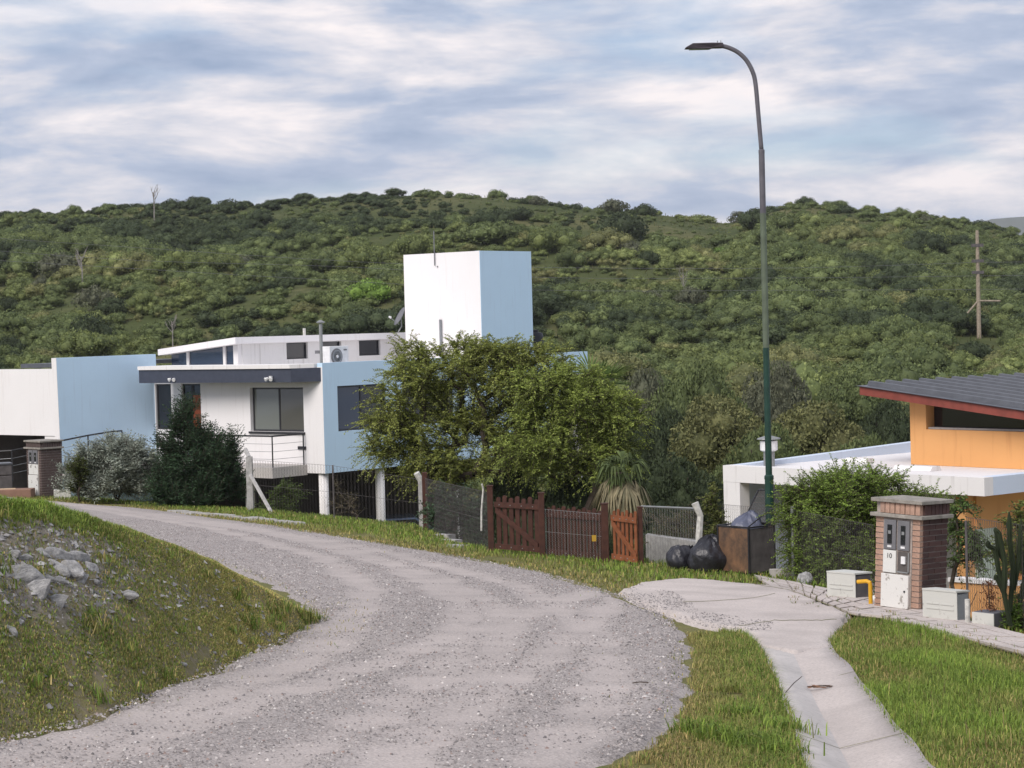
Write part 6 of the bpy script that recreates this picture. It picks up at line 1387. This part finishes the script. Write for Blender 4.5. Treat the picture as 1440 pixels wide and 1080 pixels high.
# green shrub behind the fence right of the lamp
b = W(1185, 828, 31.2); b.z = tz(b.x, b.y)
grow(rg, b, lobe_px(b, 31.2, [(1170, 740, 150, 110, 0), (1130, 730, 60, 100, .1), (1220, 730, 150, 130, .2), (1190, 790, 170, 70, -.1), (1270, 720, 90, 60, .3), (1200, 690, 150, 40, .2), (1150, 795, 70, 60, 0), (1310, 725, 80, 60, .4), (1240, 770, 60, 90, .2)]), 260, .22, .40, 8, .040, .45, 'shrub', 'dense green shrub with arching sprigs behind the wire fence by the brick pillar', 'shrub', (.20, .29, .06), .05, .35, .026, upward=.35)
b = W(1352, 830, 27.6); b.z = tz(b.x, b.y)
grow(rg, b, lobe_px(b, 27.6, [(1358, 735, 46, 60, 0), (1362, 775, 50, 50, 0)]), 22, .6, .26, 7, .045, .5, 'shrub', 'drooping dark green branches hanging right of the brick pillar', 'shrub', (.085, .14, .04), .03, .4, .026)
b = W(1425, 880, 24.0); b.z = tz(b.x, b.y)
grow(rg, b, lobe_px(b, 24.0, [(1430, 760, 50, 90, 0), (1440, 800, 60, 110, 0), (1440, 730, 50, 50, 0)]), 34, .4, .22, 6, .045, .5, 'shrub', 'olive shrub at the right edge behind the cactus', 'shrub', (.16, .19, .055), .03, .4, .026)
b = W(1428, 890, 23.6); b.z = tz(b.x, b.y)
grow(rg, b, lobe_px(b, 23.6, [(1432, 872, 36, 40, 0)]), 16, .1, .14, 8, .05, .25, 'shrub', 'low bright green tuft at the foot of the cactus', 'shrub', (.12, .20, .035), .01, .4, .026, upward=.8)
b = W(645, 765, 43); b.z = tz(b.x, b.y)
grow(rg, b, lobe_px(b, 43, [(630, 715, 70, 80, 0), (665, 720, 60, 90, .1), (650, 750, 90, 40, 0)]), 60, .2, .28, 7, .06, .4, 'shrub', 'bluish green shrub behind the wire mesh left of the dark gate', 'shrub', (.075, .13, .075), .04, .35, .035)
b = W(405, 722, 56); b.z = tz(b.x, b.y)
grow(rg, b, lobe_px(b, 56, [(405, 700, 60, 34, 0), (390, 715, 60, 20, 0)]), 30, .2, .3, 7, .09, .35, 'shrub', 'light green shrub behind the fence post with the strut', 'shrub', (.10, .15, .04), .03, .4, .05)
b = W(975, 790, 35.2); b.z = tz(b.x, b.y)
grow(rg, b, lobe_px(b, 35.2, [(955, 745, 70, 60, 0), (930, 765, 50, 40, 0)]), 36, .1, .3, 4, .045, .25, 'shrub', 'dry greyish shrub behind the chain-link fence left of the bin', 'shrub', (.17, .155, .09), .03, .4, .05)
b = W(1003, 780, 34.2); b.z = tz(b.x, b.y)
grow(rg, b, lobe_px(b, 34.2, [(1003, 715, 26, 60, 0), (1000, 740, 24, 40, 0)]), 18, .3, .2, 6, .06, .4, 'shrub', 'slim yellowish shrub between the weathered post and the white house', 'shrub', (.13, .15, .045), .03, .4, .035)
b = W(500, 735, 62.5); b.z = tz(b.x, b.y)
grow(rg, b, lobe_px(b, 62.5, [(480, 690, 26, 40, 0), (490, 712, 50, 30, 0)]), 22, .1, .35, 2, .06, .3, 'shrub', 'dry thin branched shrub between the two white columns', 'shrub', (.16, .14, .08), .03, .4, .09)
# silver bush, small yellow-green shrub and juniper beside the far pillar
b = W(165, 698, 54); b.z = tz(b.x, b.y)
grow(rg, b, lobe_px(b, 54, [(160, 662, 130, 74, 0), (195, 668, 66, 66, 0), (118, 664, 66, 70, 0), (170, 640, 110, 44, 0), (150, 685, 130, 30, -.3)]), 260, -.15, .30, 9, .09, .28, 'shrub', 'silvery grey bush right of the dark stone pillar', 'shrub', (.36, .40, .36), .05, .3, .05, upward=.5)
b = W(112, 698, 53); b.z = tz(b.x, b.y)
grow(rg, b, lobe_px(b, 53, [(112, 668, 30, 56, 0)]), 26, 0, .16, 7, .07, .4, 'shrub', 'small dark yellow-green shrub in front of the silvery bush', 'shrub', (.075, .095, .025), .03, .3, .04, upward=.6)
b = W(282, 712, 53); b.z = tz(b.x, b.y)
grow(rg, b, lobe_px(b, 53, [(275, 670, 110, 80, 0), (262, 625, 70, 60, 0), (305, 660, 70, 70, 0), (240, 680, 50, 60, 0), (262, 590, 30, 50, 0), (318, 690, 60, 50, 0), (300, 630, 60, 40, 0), (270, 695, 130, 40, -.3)]), 230, -.25, .42, 9, .09, .26, 'juniper', 'dark green juniper with pointed plumes in front of the entrance', 'conifer', (.045, .085, .045), .08, .2, .035, upward=.75)
# hedge row of darker growth under the far side of the fence
for i, (px, py, w_, h_, Y, c, lb) in enumerate([(430, 735, 60, 24, 60, DARK, 'low dark growth under the house left of the first column'), (735, 745, 90, 80, 41, DARK, 'dark bush pressed against the back of the dark gate'), (830, 740, 90, 70, 41, DARK, 'dark bush behind the picket panel'), (925, 735, 60, 60, 40, DARK, 'dark bush behind the orange gate')]):
    p = W(px, py + h_ * .3, Y); gz = tz(p.x, p.y); o = link('bush', proto('tree', i)); r = w_ * Y / FPX / 2; top = W(px, py - h_ * .6, Y).z; o.location = (p.x, p.y, gz - .1); o.scale = (r, r, max(.3, (top - gz) / 1.6)); o.color = (*c, 1); tag(o, lb, 'bush')
# --- palms
def palm(px, py, Y, n, ln, label, dead, green, seed, stiff=.3):
    c = W(px, py, Y); gz = tz(c.x, c.y); rng = np.random.default_rng(seed); t = thing('palm', label, 'palm', (c.x, c.y, gz)); h = c.z - gz
    MB().tube([(0, 0, -.3), (0.03, 0, h * .5), (0, 0, h)], [.16, .14, .12], 9).build('trunk', 'bark', t)
    for k in range(n):
        dd = k < dead; lk = ln; ln_ = ln * rng.uniform(.55, 1.15); el = rng.uniform(-1.35, -.3) if dd else rng.uniform(-.5, 1.3); az = k * 2.4 + rng.uniform(-.3, .3); D = np.array([math.cos(az) * math.cos(el), math.sin(az) * math.cos(el), math.sin(el)]); st = ln_ * .45; hub = np.array([0, 0, h]) + D * st; side = unit(np.cross(D, [0, 0, 1.0])); nn = np.cross(side, D); V = []; F = []
        V += [np.array([0, 0, h]) - side * .012, np.array([0, 0, h]) + side * .012, hub + side * .012, hub - side * .012]; F.append((0, 1, 2, 3))
        for j in range(15):
            a = (j - 7) / 7 * 1.45; e = unit(D * math.cos(a) + side * math.sin(a)); L_ = ln_ * (.75 - .2 * abs(a) / 1.45) * rng.uniform(.85, 1.1); sg = np.array([0, 0, -1]) * (rng.uniform(.7, 1.3) if dd else stiff * rng.uniform(.4, 1.2)) * L_; w2 = np.cross(e, nn) * .028; o = len(V)
            V += [hub, hub + e * L_ * .55 + w2 + sg * .2, hub + e * L_ + sg, hub + e * L_ * .55 - w2 + sg * .2]; F.append((o, o + 1, o + 2, o + 3))
        o = link('frond', npmesh('frond', np.array(V), np.array(F), 'leaf'), t); o.color = ((.27, .24, .16, 1) if dd else (*green, 1))
palm(872, 664, 46.8, 44, .78, 'fan palm with a skirt of dry leaves above the orange gate', 28, (.085, .115, .045), 5, 1.1)
palm(838, 548, 52, 14, 1.1, 'fan palm with upright pale fronds right of the white house', 2, (.13, .19, .06), 6, .1)
# --- column cactus at the right edge
def cactus():
    p = gnd(1418, 888); t = thing('column_cactus', 'dark branching column cactus at the right edge', 'cactus', p); Y = p.y
    arms = [[(1421, 880), (1412, 835), (1413, 790), (1405, 750), (1400, 745)], [(1412, 830), (1404, 800), (1399, 772), (1390, 768), (1389, 760)], [(1413, 790), (1404, 775), (1402, 750), (1399, 742)], [(1420, 860), (1425, 800), (1420, 760), (1419, 720)], [(1425, 830), (1433, 790), (1436, 730)], [(1414, 838), (1403, 815), (1399, 808)], [(1430, 870), (1440, 820), (1446, 740)]]
    for j, a in enumerate(arms):
        pts = [W(x, y, Y + .06 * j) - p for x, y in a]; P = []
        for i in range(len(pts) - 1):
            for k in range(5): P.append(pts[i].lerp(pts[i + 1], k / 5))
        P.append(pts[-1]); n = len(P); r = [.029 if i < n - 2 else .022 if i < n - 1 else .008 for i in range(n)]
        m = MB(); m.tube(P, r, 12)
        for i in range(len(m.v)):
            if i % 2: 
                q = P[min(i // 12, n - 1)]; m.v[i] = tuple(q + (Vector(m.v[i]) - q) * .72)
        o = m.build('stem', 'leaf', t, recalc=False); o.color = (.028, .04, .02, 1)
cactus()
# far blue mountain beyond the ridge
def mountain():
    pts = [(1100, 335), (1250, 330), (1340, 322), (1395, 308), (1420, 306), (1450, 304), (1520, 300), (1620, 306), (1800, 318), (2000, 330)]; Y = 3000.0; m = MB(); n = len(pts)
    for a, b in pts: m.v.append(tuple(W(a, b, Y)))
    for a, b in pts: p = W(a, 475, Y - 900); m.v.append(tuple(p))
    for a, b in pts: p = W(a, 475, Y + 900); m.v.append(tuple(p))
    m.f += [(i, i + 1, n + i + 1, n + i) for i in range(n - 1)] + [(i, 2 * n + i, 2 * n + i + 1, i + 1) for i in range(n - 1)]
    tag(m.build('hills', 'mountain'), kind='structure')
mountain()
# ================================================================== AIR
k = NT('haze'); k.t.nodes.remove(k.p); v = k.n('ShaderNodeVolumePrincipled'); v.inputs['Color'].default_value = (.95, .97, 1, 1); v.inputs['Density'].default_value = .00012; k.l(v.outputs[0], k.out.inputs['Volume']); M['haze'] = k.m
tag(MB().box((-3600, -120, -60), (3600, 4400, 175)).build('haze', 'haze'), kind='stuff')
